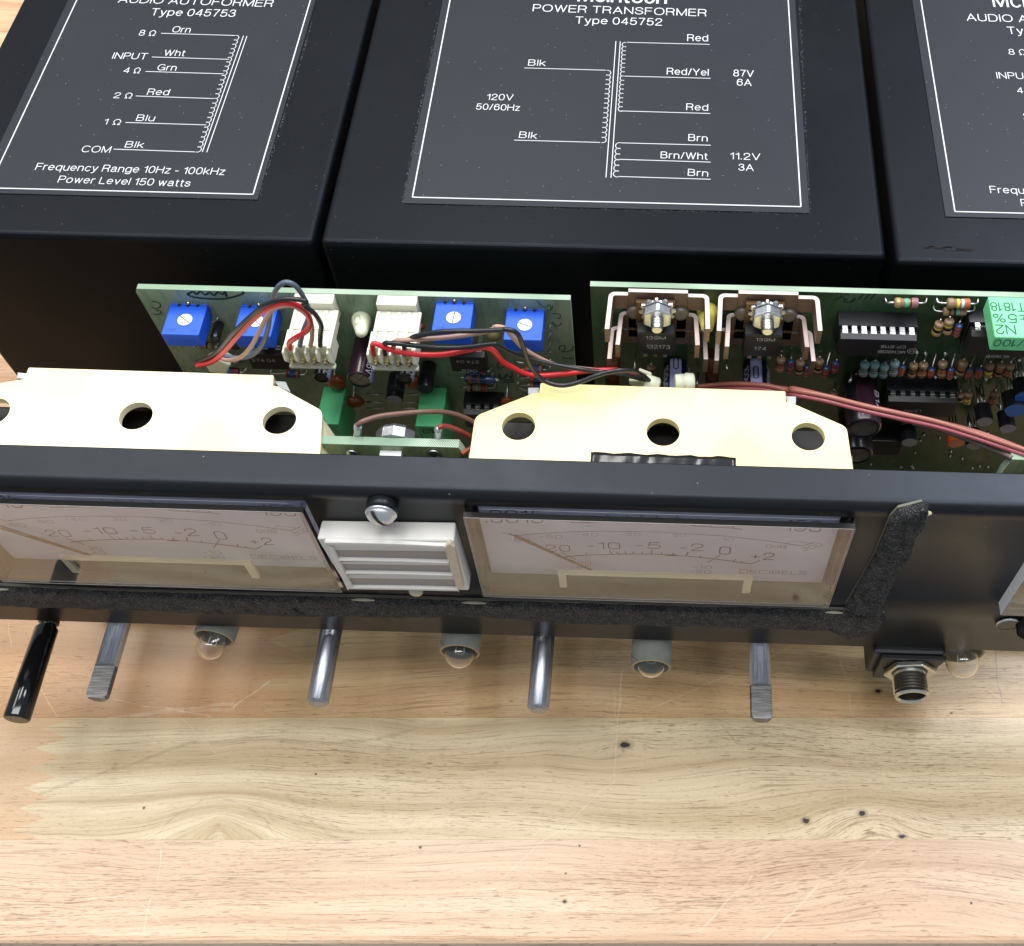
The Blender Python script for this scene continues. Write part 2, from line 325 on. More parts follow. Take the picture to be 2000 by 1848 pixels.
nickel = mat('nickel_thread', (.62, .60, .54), .24, metal=1., var=.2, vs=1)
hs_m = mat('copper_anodised_sink', srgb(112, 92, 80), .45, metal=.5, var=.18, vs=.35, bmp=.01, bs=3)
hs_edge = mat('bare_sheared_edge', srgb(206, 188, 182), .42, metal=.25, var=.12, vs=.8)
tabm = mat('copper_tab', srgb(108, 82, 58), .4, metal=.6, var=.2)
capb = mat('cap_sleeve_navy', srgb(22, 22, 44), .28, var=.1, coat=.3)
capp = mat('cap_sleeve_purple', srgb(48, 26, 38), .25, var=.1, coat=.4)
capl = mat('cap_stripe_lavender', srgb(158, 164, 205), .35, var=.05)
capk = mat('cap_sleeve_black', srgb(24, 24, 28), .3, coat=.3)
capend = mat('cap_can_end', (.50, .49, .42), .38, metal=.8, var=.15)
greenc = mat('film_cap_green', srgb(92, 190, 130), .42, var=.07, vs=.25, bmp=.02, bs=1.5)
greenl = mat('film_cap_mint', srgb(116, 214, 152), .42, var=.05, vs=.25, bmp=.02, bs=1.5)
greenp = mat('green_ink', srgb(30, 92, 62), .6)
red_w = mat('wire_red_pvc', srgb(212, 42, 48), .34, var=.1, vs=.4, coat=.1)
blk_w = mat('wire_black_pvc', srgb(30, 30, 34), .36, var=.15, coat=.1)
gry_w = mat('wire_grey_pvc', srgb(86, 96, 110), .36, var=.1)
tan_w = mat('wire_tan_pvc', srgb(178, 142, 128), .36, var=.1)
brn_w = mat('wire_brown_pvc', srgb(120, 88, 74), .4, var=.15)
pnk_w = mat('wire_red_brown_pvc', srgb(152, 92, 86), .3, var=.14, coat=.25)
white_p = mat('white_bezel_plastic', srgb(216, 213, 206), .6, var=.05, vs=.3, bmp=.02, bs=2, speck=.5, speckc=(.25, .2, .15))
aged_p = mat('grimy_bezel_plastic', srgb(206, 190, 168), .55, var=.3, vs=.35, bmp=.03, bs=1.2)
lens_p = mat('grey_window_film', srgb(146, 140, 137), .3, var=.06)
paper = mat('grey_paper_sleeve', srgb(124, 126, 118), .8, var=.30, vs=.35, bmp=.03, bs=3)
paperin = mat('tan_paper_edge', srgb(168, 150, 110), .8)
blackg = mat('gloss_black_plastic', (.006, .006, .007), .08, spec=.6, var=.1)
jackb = mat('jack_body_black', (.012, .012, .012), .38, spec=.5, bmp=.02, bs=2)
tapem = mat('black_tape', (.012, .012, .014), .16, spec=.7, var=.1, bmp=.0)
liner = mat('tape_liner', srgb(112, 110, 100), .6, var=.3, vs=1.)
glue = mat('dried_glue', srgb(168, 164, 142), .4, var=.2, vs=1.5)
rb_tan = mat('resistor_tan', srgb(146, 118, 92), .38, var=.1, vs=1.5, coat=.2)
rb_blue = mat('resistor_blue', srgb(142, 178, 178), .38, var=.08, vs=1.5, coat=.2)
rb_diode = mat('diode_glass', srgb(56, 80, 132), .2, var=.4, vs=1.2, coat=.5)
BAND = dict(brown=mat('band_brown', srgb(88, 44, 26), .4), orange=mat('band_orange', srgb(178, 88, 48), .4), red=mat('band_red', srgb(150, 48, 42), .4),
            yellow=mat('band_yellow', srgb(232, 204, 52), .4), black=mat('band_black', srgb(18, 16, 16), .4), white=mat('band_white', srgb(226, 226, 226), .4),
            green=mat('band_green', srgb(70, 190, 150), .4), gold=mat('band_gold', srgb(190, 160, 90), .3, metal=.4), mauve=mat('band_mauve', srgb(150, 100, 112), .4))
orange_c = mat('orange_drop', srgb(196, 84, 34), .35, coat=.3)
blue_c = mat('blue_drop', srgb(36, 104, 190), .3, coat=.3)
to92f = mat('to92_end_grey', srgb(140, 142, 146), .5, var=.15)

def flat_mat():
    m, nt, p = newmat('machined_flat'); v = coords(nt); sp = nt.nodes.new('ShaderNodeSeparateXYZ'); nt.links.new(v, sp.inputs[0])
    n = noise(nt, vec(nt, S(nt, sp.outputs[0]) * .15, S(nt, sp.outputs[1]) * 2.2, 0.0), 1.0, 3.0, .7); c = mixc(nt, n.step(.35, .65), (.13, .125, .12), (.30, .29, .28))
    nt.links.new(c, p.inputs['Base Color']); p.inputs['Metallic'].default_value = .75; p.inputs['Roughness'].default_value = .5; nt.links.new(bump(nt, n, .8, .08 * MM), p.inputs['Normal']); return m
flatm = flat_mat()
def glassmat(name, tint=(1, 1, 1), rough=0.0, ior=1.49):
    m, nt, p = newmat(name); v = coords(nt)
    p.inputs['Base Color'].default_value = tint + (1,); p.inputs['Transmission Weight'].default_value = 1.0
    p.inputs['IOR'].default_value = ior; n = noise(nt, v, .05, 3.0)
    nt.links.new((n * .03 + rough).k, p.inputs['Roughness']); return m
acrylic = glassmat('clear_acrylic', (.97, .95, .95), 0.0)
bulbg = glassmat('bulb_glass', (1, .99, .97), 0.0, 1.45)
rimg = glassmat('cover_rim_acrylic', (.80, .80, .80), 0.25, 1.03)
rimf = glassmat('frosted_cover_edge', (.55, .55, .58), .45, 1.2)
rimt = glassmat('cover_top_acrylic', (.42, .44, .54), 0.05, 1.15)

def pcb_mat(name, c0, c1, cw, blotch):
    m, nt, p = newmat(name); v = coords(nt)
    sp = nt.nodes.new('ShaderNodeSeparateXYZ'); nt.links.new(v, sp.inputs[0]); X, Z = S(nt, sp.outputs[0]), S(nt, sp.outputs[2])
    weave = ((X * 9.0)._m('SINE') * .5 + (Z * 11.0)._m('SINE') * .5)
    n = noise(nt, v, .07, 3.0)
    c = mixc(nt, n.step(.3, .7), c0, c1)
    tr = noise(nt, vec(nt, X * .9, 3.0, Z * .22), 1.0, 1.0).step(.56, .6)     # traces on the far side show through
    c = mixc(nt, tr * .30, c, tuple(x * .45 for x in c0))
    bl = noise(nt, v, .12, 2.0).step(.55, .8)
    c = mixc(nt, bl * blotch, c, (.22, .20, .06))
    c = mixc(nt, (weave.clamp() * cw), c, (.45, .52, .40))
    nt.links.new(c, p.inputs['Base Color']); p.inputs['Roughness'].default_value = .30
    nt.links.new(bump(nt, weave, .35, .02 * MM), p.inputs['Normal']); return m
pcbA = pcb_mat('circuit_board_pale_green', srgb(106, 132, 108), srgb(140, 158, 132), .14, .28)
pcbB = pcb_mat('circuit_board_green', srgb(42, 72, 46), srgb(62, 90, 60), .06, .5)
def edge_mat(name, c0, c1, cut=.5):
    m, nt, p = newmat(name); v = coords(nt); sp = nt.nodes.new('ShaderNodeSeparateXYZ'); nt.links.new(v, sp.inputs[0])
    X, Y = S(nt, sp.outputs[0]), S(nt, sp.outputs[1])
    w = (X * 11.0)._m('SINE') * (Y * 9.0)._m('SINE')
    big = noise(nt, v, .05, 1.0).step(.38, .58)
    c = mixc(nt, (w * .6 + .4).clamp() * (big * .7 + .3), c0, c1); nt.links.new(c, p.inputs['Base Color'])
    p.inputs['Roughness'].default_value = .55; nt.links.new(bump(nt, w, .8, .05 * MM), p.inputs['Normal']); return m
pcbE = edge_mat('glass_fibre_edge', srgb(120, 150, 122), srgb(205, 215, 200))

def foam_mat():
    m, nt, p = newmat('black_foam'); v = coords(nt)
    w = nt.nodes.new('ShaderNodeTexVoronoi'); w.inputs['Scale'].default_value = 3.2; nt.links.new(v, w.inputs['Vector'])
    d = S(nt, w.outputs['Distance']); n = noise(nt, v, 6.0, 3.0)
    n = n * (noise(nt, v, .35, 3.0) * 1.1 + .45); c = mixc(nt, (n * d * 2.0).step(.35, .95), (.004, .004, .004), (.13, .13, .13)); nt.links.new(c, p.inputs['Base Color'])
    p.inputs['Roughness'].default_value = .8; nt.links.new(bump(nt, d * 1.0 + n * .6, 1.0, .45 * MM), p.inputs['Normal']); return m
foam = foam_mat()

# ------------------------------------------------------------------ the bench
YAW = math.radians(1.96); TC = onZ('T', 1000, 1640, 0)
def tl(x, y, k='T'):
    d = onZ(k, x, y, 0) - TC; return d[0] * math.cos(YAW) + d[1] * math.sin(YAW), -d[0] * math.sin(YAW) + d[1] * math.cos(YAW)
def wood(name, light, darkc, pink, knots, spots, segs, seed, warp=1.0, figure=.55, porelim=.79, poreamt=.6, zig=None):
    m, nt, p = newmat(name); v = coords(nt); sp = nt.nodes.new('ShaderNodeSeparateXYZ'); nt.links.new(v, sp.inputs[0])
    x, y = S(nt, sp.outputs[0]), S(nt, sp.outputs[1])
    y1 = y + (noise(nt, vec(nt, x * .010, y * .022, seed), 1.0, 1.5) - .5) * (15.0 * warp) + (noise(nt, vec(nt, x * .05, y * .12, seed + 2), 1.0, 2.0) - .5) * 1.6
    for kx, ky, sx, sy, a in knots:
        g = (((x - kx) / sx).sq() + ((y - ky) / sy).sq()).neg().exp(); y1 = y1 - g * a
    streak = noise(nt, vec(nt, x * .020, y1 * 1.25, seed + 21), 1.0, 2.0, .55)
    area_ = noise(nt, vec(nt, x * .012, y * .05, seed + 6), 1.0, 1.0)
    rings = noise(nt, vec(nt, x * .0022, y1 * .15, seed + 3.1), 1.0, 2.0, .5)
    lines = noise(nt, vec(nt, x * .006, y1 * .85, seed + 7.7), 1.0, 2.0, .5)
    fine = noise(nt, vec(nt, x * .03, y1 * 3.6, seed + 1.7), 1.0, 3.0, .65)
    c = mixc(nt, rings.step(.30, .72), light, darkc)
    c = mixc(nt, noise(nt, vec(nt, x * .009, y * .02, seed + 9), 1.0, 2.0).step(.42, .66) * .6, c, pink)
    c = mixc(nt, lines.step(.46, .72) * (figure * .5), c, tuple(q * f for q, f in zip(darkc, (.70, .62, .52))))
    c = mixc(nt, fine.step(.40, .78) * .26, c, tuple(q * .70 for q in darkc))
    ridge = ((y1 * .55 + rings * 4.0)._m('SINE')).step(.80, .995) * noise(nt, vec(nt, x * .01, y * .05, seed + 5), 1.0, 1.0).step(.4, .6)
    c = mixc(nt, ridge * .22, c, tuple(q * f for q, f in zip(darkc, (.56, .47, .38))))
    c = mixc(nt, (noise(nt, vec(nt, x * .045, y1 * 2.6, seed + 31), 1.0, 1.0, .4) + area_ * .12).step(.66, .75) * .50, c, tuple(q * f for q, f in zip(darkc, (.46, .37, .30))))
    c = mixc(nt, streak.step(.58, .70) * .26, c, tuple(q * f for q, f in zip(darkc, (.50, .42, .34))))
    if zig:
        zx, amp, pitch, zc = zig; fr = (y * (1.0 / pitch))._m('FRACT'); tri = ((fr - .5)._m('ABSOLUTE') * 2.0) * amp; zm = (x - zx - tri).step(.35, -.35)
        c = mixc(nt, zm * .62, c, zc, 'MIX')
    # vessel lines: short thin dashes along the grain
    pore = noise(nt, vec(nt, x * .24, y1 * 3.4, seed + 4), 1.0, 1.0, .4)
    pm = (pore + area_ * .30).step(porelim + .035, porelim + .085)
    c = mixc(nt, pm * poreamt, c, (.16, .09, .045))
    p2 = (noise(nt, vec(nt, x * .62, y1 * 4.6, seed + 44), 1.0, 1.0, .4) + area_ * .18).step(.70, .78); c = mixc(nt, p2 * .30, c, (.20, .12, .06))
    blot = noise(nt, vec(nt, x * .035, y * .09, seed + 12), 1.0, 3.0, .6).step(.35, .7)
    c = mixc(nt, blot * .16, c, tuple(q * .75 for q in darkc))
    for sx_, sy_, r, el in spots:
        dd = (((x - sx_) / (r * el)).sq() + ((y - sy_) / r).sq()).sqrt() + (noise(nt, v, .9, 2.0) - .5) * .9
        c = mixc(nt, dd.step(1.9, .9) * .4, c, (.14, .075, .03)); c = mixc(nt, dd.step(1.0, .55), c, (.018, .011, .006))
    hgt = lines * .3 - pm * .6
    wx = x + (noise(nt, v, .045, 2.0) - .5) * 5.0 + (noise(nt, vec(nt, x, y, 9.0), .4, 2.0) - .5) * .8; wy = y + (noise(nt, vec(nt, x, y, 50.0), .045, 2.0) - .5) * 5.0
    for (ax, ay), (bx, by), w, st, colr in segs:
        ex, ey = bx - ax, by - ay; L2 = ex * ex + ey * ey
        t = (((wx - ax) * ex + (wy - ay) * ey) / L2).clamp()
        d = ((wx - (t * ex + ax)).sq() + (wy - (t * ey + ay)).sq()).sqrt() + (noise(nt, v, .35, 2.0) - .5) * (w * 1.6)
        k = d.step(w * .9, w * .2) * noise(nt, v, .12, 2.0).step(.25, .55); c = mixc(nt, k * st * .62, c, colr); hgt = hgt - k * .25
    nt.links.new(c, p.inputs['Base Color'])
    r = noise(nt, v, .03, 3.0) * .16 + .30 + pm * .2 + fine * .06; nt.links.new(r.k, p.inputs['Roughness'])
    p.inputs['Specular IOR Level'].default_value = .36; p.inputs['Coat Weight'].default_value = .22; p.inputs['Coat Roughness'].default_value = .2
    nt.links.new(bump(nt, hgt, .6, .08 * MM), p.inputs['Normal']); return m
PALE = srgb(226, 208, 184); GREY = (.09, .08, .065)
def sg(a, b, w=.32, st=.55, c=None, k='T'): return (tl(*a, k), tl(*b, k), w, st, c or (.80, .66, .50))
scr_front = [sg((1060, 1640), (945, 1758)), sg((322, 1640), (285, 1818), .25, .8), sg((1650, 1690), (1465, 1848), .45, .6), sg((1475, 1715), (1370, 1822), .4, .6), sg((170, 1758), (238, 1746), .3, .8),
             sg((478, 1712), (610, 1748), .3, .6), sg((1750, 1640), (1640, 1705), .3, .5), sg((1000, 1690), (1180, 1790), .25, .4), sg((1255, 1745), (1290, 1790), .25, .5), sg((718, 1640), (716, 1810), .25, .35), sg((255, 1740), (330, 1810), .3, .4)]
scr_mid = [sg((1205, 1405), (1196, 1535), .28, .6), sg((1196, 1535), (1060, 1640), .3, .6), sg((730, 1410), (728, 1640), .3, .35), sg((1545, 1535), (1760, 1625), .3, .35), sg((1310, 1475), (1445, 1565), .25, .35), sg((352, 1402), (420, 1468), .3, .4),
           sg((598, 1594), (720, 1628), .35, .5), sg((345, 1500), (322, 1640), .25, .3), sg((1655, 1402), (1650, 1560), .35, .3), sg((1370, 1470), (1520, 1600), .25, .25)]
scr_back = [sg((1220, 1290), (1206, 1402), .35, .5), sg((526, 1330), (455, 1381), .4, .6), sg((455, 1375), (89, 1417), .9, .38), sg((455, 1385), (260, 1400), .8, .3), sg((75, 1349), (117, 1403), .3, .4), sg((220, 1364), (410, 1402), .3, .4),
            sg((1550, 1260), (1272, 1386), .3, .45), sg((1640, 1262), (1664, 1402), .4, .4), sg((1947, 1275), (1955, 1375), .35, .7, GREY), sg((20, 1215), (20, 1262), .2, .5), sg((1365, 1310), (1400, 1360), .25, .4), sg((1935, 1350), (1975, 1380), .3, .4), sg((1200, 1350), (1198, 1402), .3, .3)]
BR = (.22, .15, .085)
def path(pts, w, st): return [sg(pts[i], pts[i + 1], w, st, BR) for i in range(len(pts) - 1)]
scr_mid += path([(80, 1545), (220, 1502), (380, 1452), (500, 1438), (640, 1454), (740, 1446), (860, 1408)], 1.0, .42) + path([(1395, 1402), (1436, 1450), (1540, 1460), (1665, 1482), (1890, 1468)], .6, .40) + path([(560, 1560), (600, 1600), (665, 1640)], .8, .3)
scr_mid += path([(300, 1640), (345, 1596), (395, 1562), (430, 1556), (480, 1574), (520, 1606), (548, 1640)], .6, .34) + [sg((405, 1640), (428, 1612), 1.3, .5, (.33, .20, .10)), sg((428, 1612), (450, 1640), 1.3, .5, (.33, .20, .10))]
scr_front += path([(0, 1668), (180, 1656), (420, 1648)], .7, .45) + path([(1320, 1768), (1400, 1762), (1555, 1745)], .5, .7) + path([(480, 1700), (760, 1670), (1010, 1655)], .4, .4)
kn_mid = [tl(428, 1640) + (19.0, 11.5, 15.0), tl(428, 1628) + (5.0, 6., 5.0), tl(1690, 1600) + (15., 7., 7.), tl(840, 1430) + (26., 8., -4.), tl(1215, 1455) + (9., 3.5, 2.5)]
sp_mid = [tl(1220, 1455) + (1.2, 1.7), tl(1574, 1603) + (.95, 1.3), tl(1684, 1589) + (1.0, 1.2), tl(1762, 1634) + (.7, 1.9), tl(428, 1480) + (.01, 1.), tl(281, 1578) + (.4, 1.), tl(617, 1512) + (.35, 1.)]
sp_fr = [tl(1103, 1761) + (.55, 1.3), tl(1897, 1764) + (.4, 1.), tl(821, 1655) + (.45, 1.), tl(1105, 1706) + (.3, 1.), tl(1132, 1652) + (.3, 1.)]
sp_bk = [tl(1715, 1350) + (.8, 1.5), tl(1858, 1393) + (.35, 1.3)]
wood_front = wood('rubberwood_pinkish', srgb(230, 204, 172), srgb(206, 172, 140), srgb(218, 180, 150), [tl(1800, 1700) + (40., 16., 5.)], sp_fr, scr_front, 11.3, .9, .5, porelim=.775, poreamt=.5)
wood_mid = wood('rubberwood_straw', srgb(227, 208, 171), srgb(196, 172, 132), srgb(211, 185, 147), kn_mid, sp_mid, scr_mid, 24.9, 1.2, .30, zig=(tl(35, 1580)[0], 9.0, 6.2, srgb(206, 160, 118)))
wood_back = wood('rubberwood_tan', srgb(212, 184, 138), srgb(182, 148, 102), srgb(196, 156, 112), [tl(1000, 1330) + (60., 20., 6.)], sp_bk, scr_back, 41.2, .8, .45, zig=(tl(500, 1350)[0], 10.0, 7.5, srgb(188, 138, 94)))
wood_far = wood('rubberwood_far', srgb(222, 190, 150), srgb(190, 150, 112), srgb(208, 160, 128), [], [], [], 63.2, .8, .45)
bench = thing('workbench', 'butcher block wooden workbench top with knots and scratches under the opened amplifier', 'workbench', TC)
bench.rotation_euler = (0, 0, YAW)
def plank(x0, x1, y0, y1, m, rnd=False):
    b = B(); T = 28.0
    if rnd:   # front plank: eased edge
        prof = [(y0, -T), (y0, -2.2), (y0 + .35, -1.1), (y0 + 1.1, -.35), (y0 + 2.2, 0)]
    else: prof = [(y0, -T), (y0, -.06), (y0 + .06, 0)]
    prof += [(y1 - .06, 0), (y1, -.06), (y1, -T)]
    n = len(prof); vs = [(x, a, z) for x in (x0, x1) for a, z in prof]
    b.add(vs, [tuple(range(n)), tuple(range(2 * n - 1, n - 1, -1))] + [((i + 1) % n, i, i + n, (i + 1) % n + n) for i in range(n)])
    me = bpy.data.meshes.new('plank'); me.from_pydata([tuple(np.array(v) * MM) for v in b.v], [], b.f); me.materials.append(m)
    for q in me.polygons: q.use_smooth = False
    o = bpy.data.objects.new('plank', me); COL.objects.link(o); o.parent = bench; ORG[o.name] = TC
    return o
yF = tl(1000, 1844)[1]; yM = 0.0; yB = tl(1000, 1402)[1]; W = yB
plank(-420, 420, yF, yM, wood_front, True)
plank(-420, 420, yM, yB, wood_mid)
plank(-420, 420, yB, 2 * W, wood_back)
for i in range(2, 13):
    xx = random.uniform(-120, -40); plank(-420, xx, i * W, (i + 1) * W, wood_far); plank(xx, 420, i * W, (i + 1) * W, wood_back if i % 2 else wood_mid)

# ------------------------------------------------------------------ the three transformer covers
YB = 196.0
ZB = onY('T', 1200, 488, YB)[2]
YBACK = 345.0
def cover(x0, x1, label, y0=YB, zt=ZB, zb=40.0):
    t = thing('transformer_cover', label, 'transformer cover', V3((x0 + x1) / 2, y0, zb), 'black transformer covers in a row')
    b = B(); b.box(V3(x0, y0, zb), V3(x1, YBACK, zt)); emit('body', b, black, t, bev=1.5, seg=5)
    return t
XL0 = onZ('T', 41.8, 0, ZB)[0]
XL1 = onY('T', 611, 474, YB)[0]; XC0 = onY('T', 624, 474, YB)[0]; XC1 = onY('T', 1733, 497, YB)[0]
YR = YB - 1.6
XR0 = onY('T', 1752, 506, YR)[0]
cL = cover(XL0, XL1, 'left black transformer cover with the autoformer label ending in 150 watts')
cC = cover(XC0, XC1, 'widest middle black transformer cover with the power transformer label')
cR = cover(XR0, XR0 + 92, 'right black transformer cover cut off by the right edge, scuffed near its front edge', YR)
ZL = ZB + .25
def P(x, y, k='T'): return onZ(k, x, y, ZL) + V3(0, 0, .04)
UP = V3(0, 0, 1)
def label_plate(parent, x0, x1, y0, y1):
    b = B(); b.box(V3(x0, y0, ZB - .02), V3(x1, y1, ZL)); return emit('label_plate', b, label_m, parent, bev=.06, seg=1)
def coil(b, p, q, n, side, r=None):
    p = np.array(p); q = np.array(q); d = (q - p) / n; L = np.linalg.norm(d); u = unit(d); s = np.cross(UP, u) * side; pts = []
    for i in range(n):
        c = p + d * (i + .5)
        for j in range(7):
            a = math.pi * (j / 6 * 1.2 - .1); pts.append(c - u * math.cos(a) * L * .56 + s * (math.sin(a) * L * .50 + L * .05))
    b.strip(pts, UP, .20); 
def ln(b, a, c, w=.22): b.strip([P(*a), P(*c)], UP, w)
def capmm(a, cap): return abs(P(*a)[1] - P(a[0], a[1] - cap * 7.3)[1])      # letter height measured on the label
def tx(b, s, a, c, cap=1.65, bold=.0): text_into(b, s, P(*a), P(*c), UP, capmm(a, cap), lift=.02, bold=bold, wt=.105)
# middle label
lx0 = P(787, 397)[0]; lx1 = P(1581, 418)[0]; ly0 = P(1200, 407)[1]
pl = label_plate(cC, lx0, lx1, ly0, YBACK - 30)
bx0 = P(806, 382.7)[0]; bx1 = P(1564.5, 407.3)[0]; by0 = P(1200, 395)[1]; by1 = YBACK - 34
b = B(); z = ZL + .03
for a, c in (((bx0, by0), (bx1, by0)), ((bx0, by0), (bx0, by1)), ((bx1, by0), (bx1, by1))): b.strip([V3(*a, z), V3(*c, z)], UP, .34)
emit('border_line', b, printw, pl)
b = B(); tx(b, 'POWER TRANSFORMER', (1041, 22), (1379, 32), 1.75); tx(b, 'Type 045752', (1124, 46), (1292, 50), 1.75)
tx(b, 'McIntosh', (1130, 2), (1300, 7), 3.4, .02)
tx(b, 'Blk', (1032, 128), (1064, 129), 1.5); tx(b, 'Blk', (1014, 269), (1047, 271), 1.55); tx(b, '120V', (951, 195), (1001, 196.5), 1.5); tx(b, '50/60Hz', (930, 214), (1014, 216.5), 1.5)
tx(b, 'Red', (1343, 80), (1382, 81)); tx(b, 'Red/Yel', (1303, 145.5), (1383, 148)); tx(b, 'Red', (1341, 215), (1382, 216.5)); tx(b, 'Brn', (1345, 275), (1381, 276.5))
tx(b, 'Brn/Wht', (1291, 309), (1381, 312)); tx(b, 'Brn', (1344, 343), (1382, 345)); tx(b, '87V', (1433, 149), (1471, 150.5)); tx(b, '6A', (1440, 167), (1467, 168))
tx(b, '11.2V', (1427, 311), (1484, 313)); tx(b, '3A', (1443, 333), (1471, 334)); emit('lettering', b, printw, pl)
b = B()
for a, c in (((1024, 133), (1183, 137.5)), ((1004, 274), (1172, 278.5)), ((1203, 80.6), (1183.5, 347)), ((1211.5, 81.3), (1193.3, 347.5)), ((1225, 83), (1386, 87)), ((1218, 149), (1388, 153.3)), ((1213, 217), (1387, 222)),
             ((1212, 279.3), (1388, 284)), ((1209, 311.5), (1388, 317)), ((1208, 345), (1388, 350.5))): ln(b, a, c)
coil(b, P(1186, 138), P(1176, 278.5), 15, 1); coil(b, P(1222, 83.5), P(1214, 217.5), 16, -1); coil(b, P(1211, 279.5), P(1206, 345.5), 6, -1)
emit('winding_diagram', b, printw, pl)
# left label and its twin on the right
def auto_label(parent, d):
    P0 = P
    def Q(x, y): return P0(x, y) + V3(d, 0, 0)
    x1 = P(503, 390)[0] + d; x0 = P(0, 319.8)[0] - 2.6 + d; y0 = P(300, 385)[1]
    pl = label_plate(parent, x0, x1, y0, YBACK - 30)
    b = B(); z = ZL + .03; X0 = P(0, 319.8)[0] + d; X1 = P(494, 381)[0] + d; Y0 = P(300, 375)[1]
    for a, c in (((X0, Y0), (X1, Y0)), ((X0, Y0), (X0, YBACK - 34)), ((X1, Y0), (X1, YBACK - 34))): b.strip([V3(*a, z), V3(*c, z)], UP, .34)
    emit('border_line', b, printw, pl)
    b = B()
    for s, a, c, cap in (('AUDIO AUTOFORMER', (231, 5), (531, 13.6), 1.75), ('Type 045753', (294, 30), (457.6, 33), 1.75), ('8 Ω', (271, 69.5), (302, 70.3), 1.4), ('Orn', (336, 63), (370, 64), 1.5), ('INPUT', (219.4, 114.6), (285, 116.3), 1.55),
                         ('Wht', (319.8, 108.9), (359, 110), 1.5), ('4 Ω', (241, 142.5), (272, 143.3), 1.4), ('Grn', (307, 137.2), (342.6, 138.2), 1.5), ('2 Ω', (222, 191.5), (256, 192.4), 1.4), ('Red', (287.5, 185.2), (328.3, 186.3), 1.55),
                         ('1 Ω', (202.4, 243), (234, 244), 1.4), ('Blu', (266, 236), (300, 237), 1.55), ('COM', (159, 297), (213.6, 298.4), 1.6), ('Blk', (244, 288), (278.3, 289), 1.55),
                         ('Frequency Range 10Hz - 100kHz', (69, 331.7), (437, 341.8), 1.7), ('Power Level 150 watts', (113, 356.5), (369.5, 364.7), 1.7), ('McIntosh', (300, -22), (470, -17), 3.4)):
        text_into(b, s, Q(*a), Q(*c), UP, capmm(a, cap), lift=.02, wt=.105)
    emit('lettering', b, printw, pl)
    b = B()
    for a, c in (((314.7, 65.3), (461, 69.7)), ((296.7, 111.6), (447.4, 116.3)), ((284.4, 139.8), (437, 144.6)), ((265.4, 187.8), (420, 192.9)), ((245, 239.5), (403, 244.3)), ((222, 291.6), (381, 297)), ((475.6, 70.4), (395.3, 297)), ((482.4, 70.8), (403.8, 297.7))):
        b.strip([Q(*a), Q(*c)], UP, .22)
    coil(b, Q(461, 70), Q(384, 297), 25, 1); emit('winding_diagram', b, printw, pl)
auto_label(cL, 0)
dR = P(1863.2, 401.5)[0] - P(0, 319.8)[0]
auto_label(cR, dR)
def worn(pl, segs_, n):
    b = B()
    for (ax, ay), (bx, by), sx, sy in segs_:
        for i in range(n):
            t = random.random() ** 1.0; x, y = ax + (bx - ax) * t, ay + (by - ay) * t; p = onZ('T', x, y, ZB + .03) + V3(sx * abs(random.gauss(0, .22)), sy * abs(random.gauss(0, .22)), 0)
            l = random.uniform(.06, .38); a = random.uniform(0, 3.14); b.strip([p, p + V3(math.cos(a) * l, math.sin(a) * l * .6, 0)], UP, random.uniform(.04, .10))
    emit('worn_edge', b, mat('chipped_edge_grey', (.26, .26, .25), .8), pl)['kind'] = 'stuff'
worn(cL, [((0, 374), (503, 390), 0, -1), ((503, 390), (610, 40), 1, 0)], 170); worn(cC, [((787, 397), (1581, 418), 0, -1), ((787, 397), (855, 40), -1, 0), ((1581, 418), (1560, 0), 1, 0)], 170); worn(cR, [((1848, 408), (2000, 413), 0, -1), ((1848, 408), (1785, 0), -1, 0)], 90)
# scuffs: worn paint on the right cover
b = B()
for i in range(26):
    u = random.random(); p = P(1800 + 95 * u + random.uniform(-6, 6), 482 + 4 * u + random.uniform(-4, 4)); b.strip([p + V3(0, 0, -.2), p + V3(random.uniform(.6, 2.2), random.uniform(-.4, .2), -.2)], UP, .22)
emit('scuff_mark', b, mat('rubbed_black', (.003, .003, .003), .8), cR)

# chassis floor and rear wall between the boards (dark)
ch = thing('amplifier_chassis', 'black steel chassis tray under the circuit boards', 'chassis', V3(-20, 170, 12))
b = B(); b.box(V3(XL0 + 6, 152, 10), V3(150, YB + 20, 11.5)); emit('floor_plate', b, blackp, ch)

# ------------------------------------------------------------------ the front panel with its folded top lip
YF = 132.0; ZP = H0 - 223.4     # top of lip
ZBOT = onY('T', 1000, 1241, YF)[2]
YLIP = onZ('T', 1000, 897, ZP)[1]
fp = thing('front_panel', 'black steel front panel with folded top lip and meter openings', 'panel', V3(-40, YF, ZBOT))
mt_x0 = onY('T', 898, 1005, YF - 3)[0] + .6; mt_x1 = onY('T', 1678, 1027, YF - 3)[0] - .6
mt_z1 = onY('D3', 180, 205, YF - 3)[2]; mt_z0 = onY('T', 939, 1164, YF - 3)[2]
ml_x1 = onY('D2', 160, 760, YF - 3)[0]; ml_x0 = ml_x1 - (mt_x1 - mt_x0)
mr_x0 = onY('D5', 1352, 1000, YF - 3)[0]; mr_x1 = mr_x0 + 60
xs = [-235, ml_x0, ml_x1, mt_x0, mt_x1, mr_x0, mr_x1, 170]
R = 2.6
prof = [(YF, ZBOT), (YF, mt_z0), (YF, mt_z1), (YF, ZP - R - .2)] + [(YF + R - R * math.cos(a), ZP - R + R * math.sin(a)) for a in [math.pi / 2 * i / 7 for i in range(8)]] + [(YF + R + .2, ZP), (YLIP - .2, ZP), (YLIP, ZP)]
b = B(); n = len(prof); vs = [(x, y, z_) for x in xs for y, z_ in prof]; fs = []
for i in range(len(xs) - 1):
    for j in range(n - 1):
        if j == 1 and i in (1, 3, 5): continue
        fs.append((i * n + j, (i + 1) * n + j, (i + 1) * n + j + 1, i * n + j + 1))
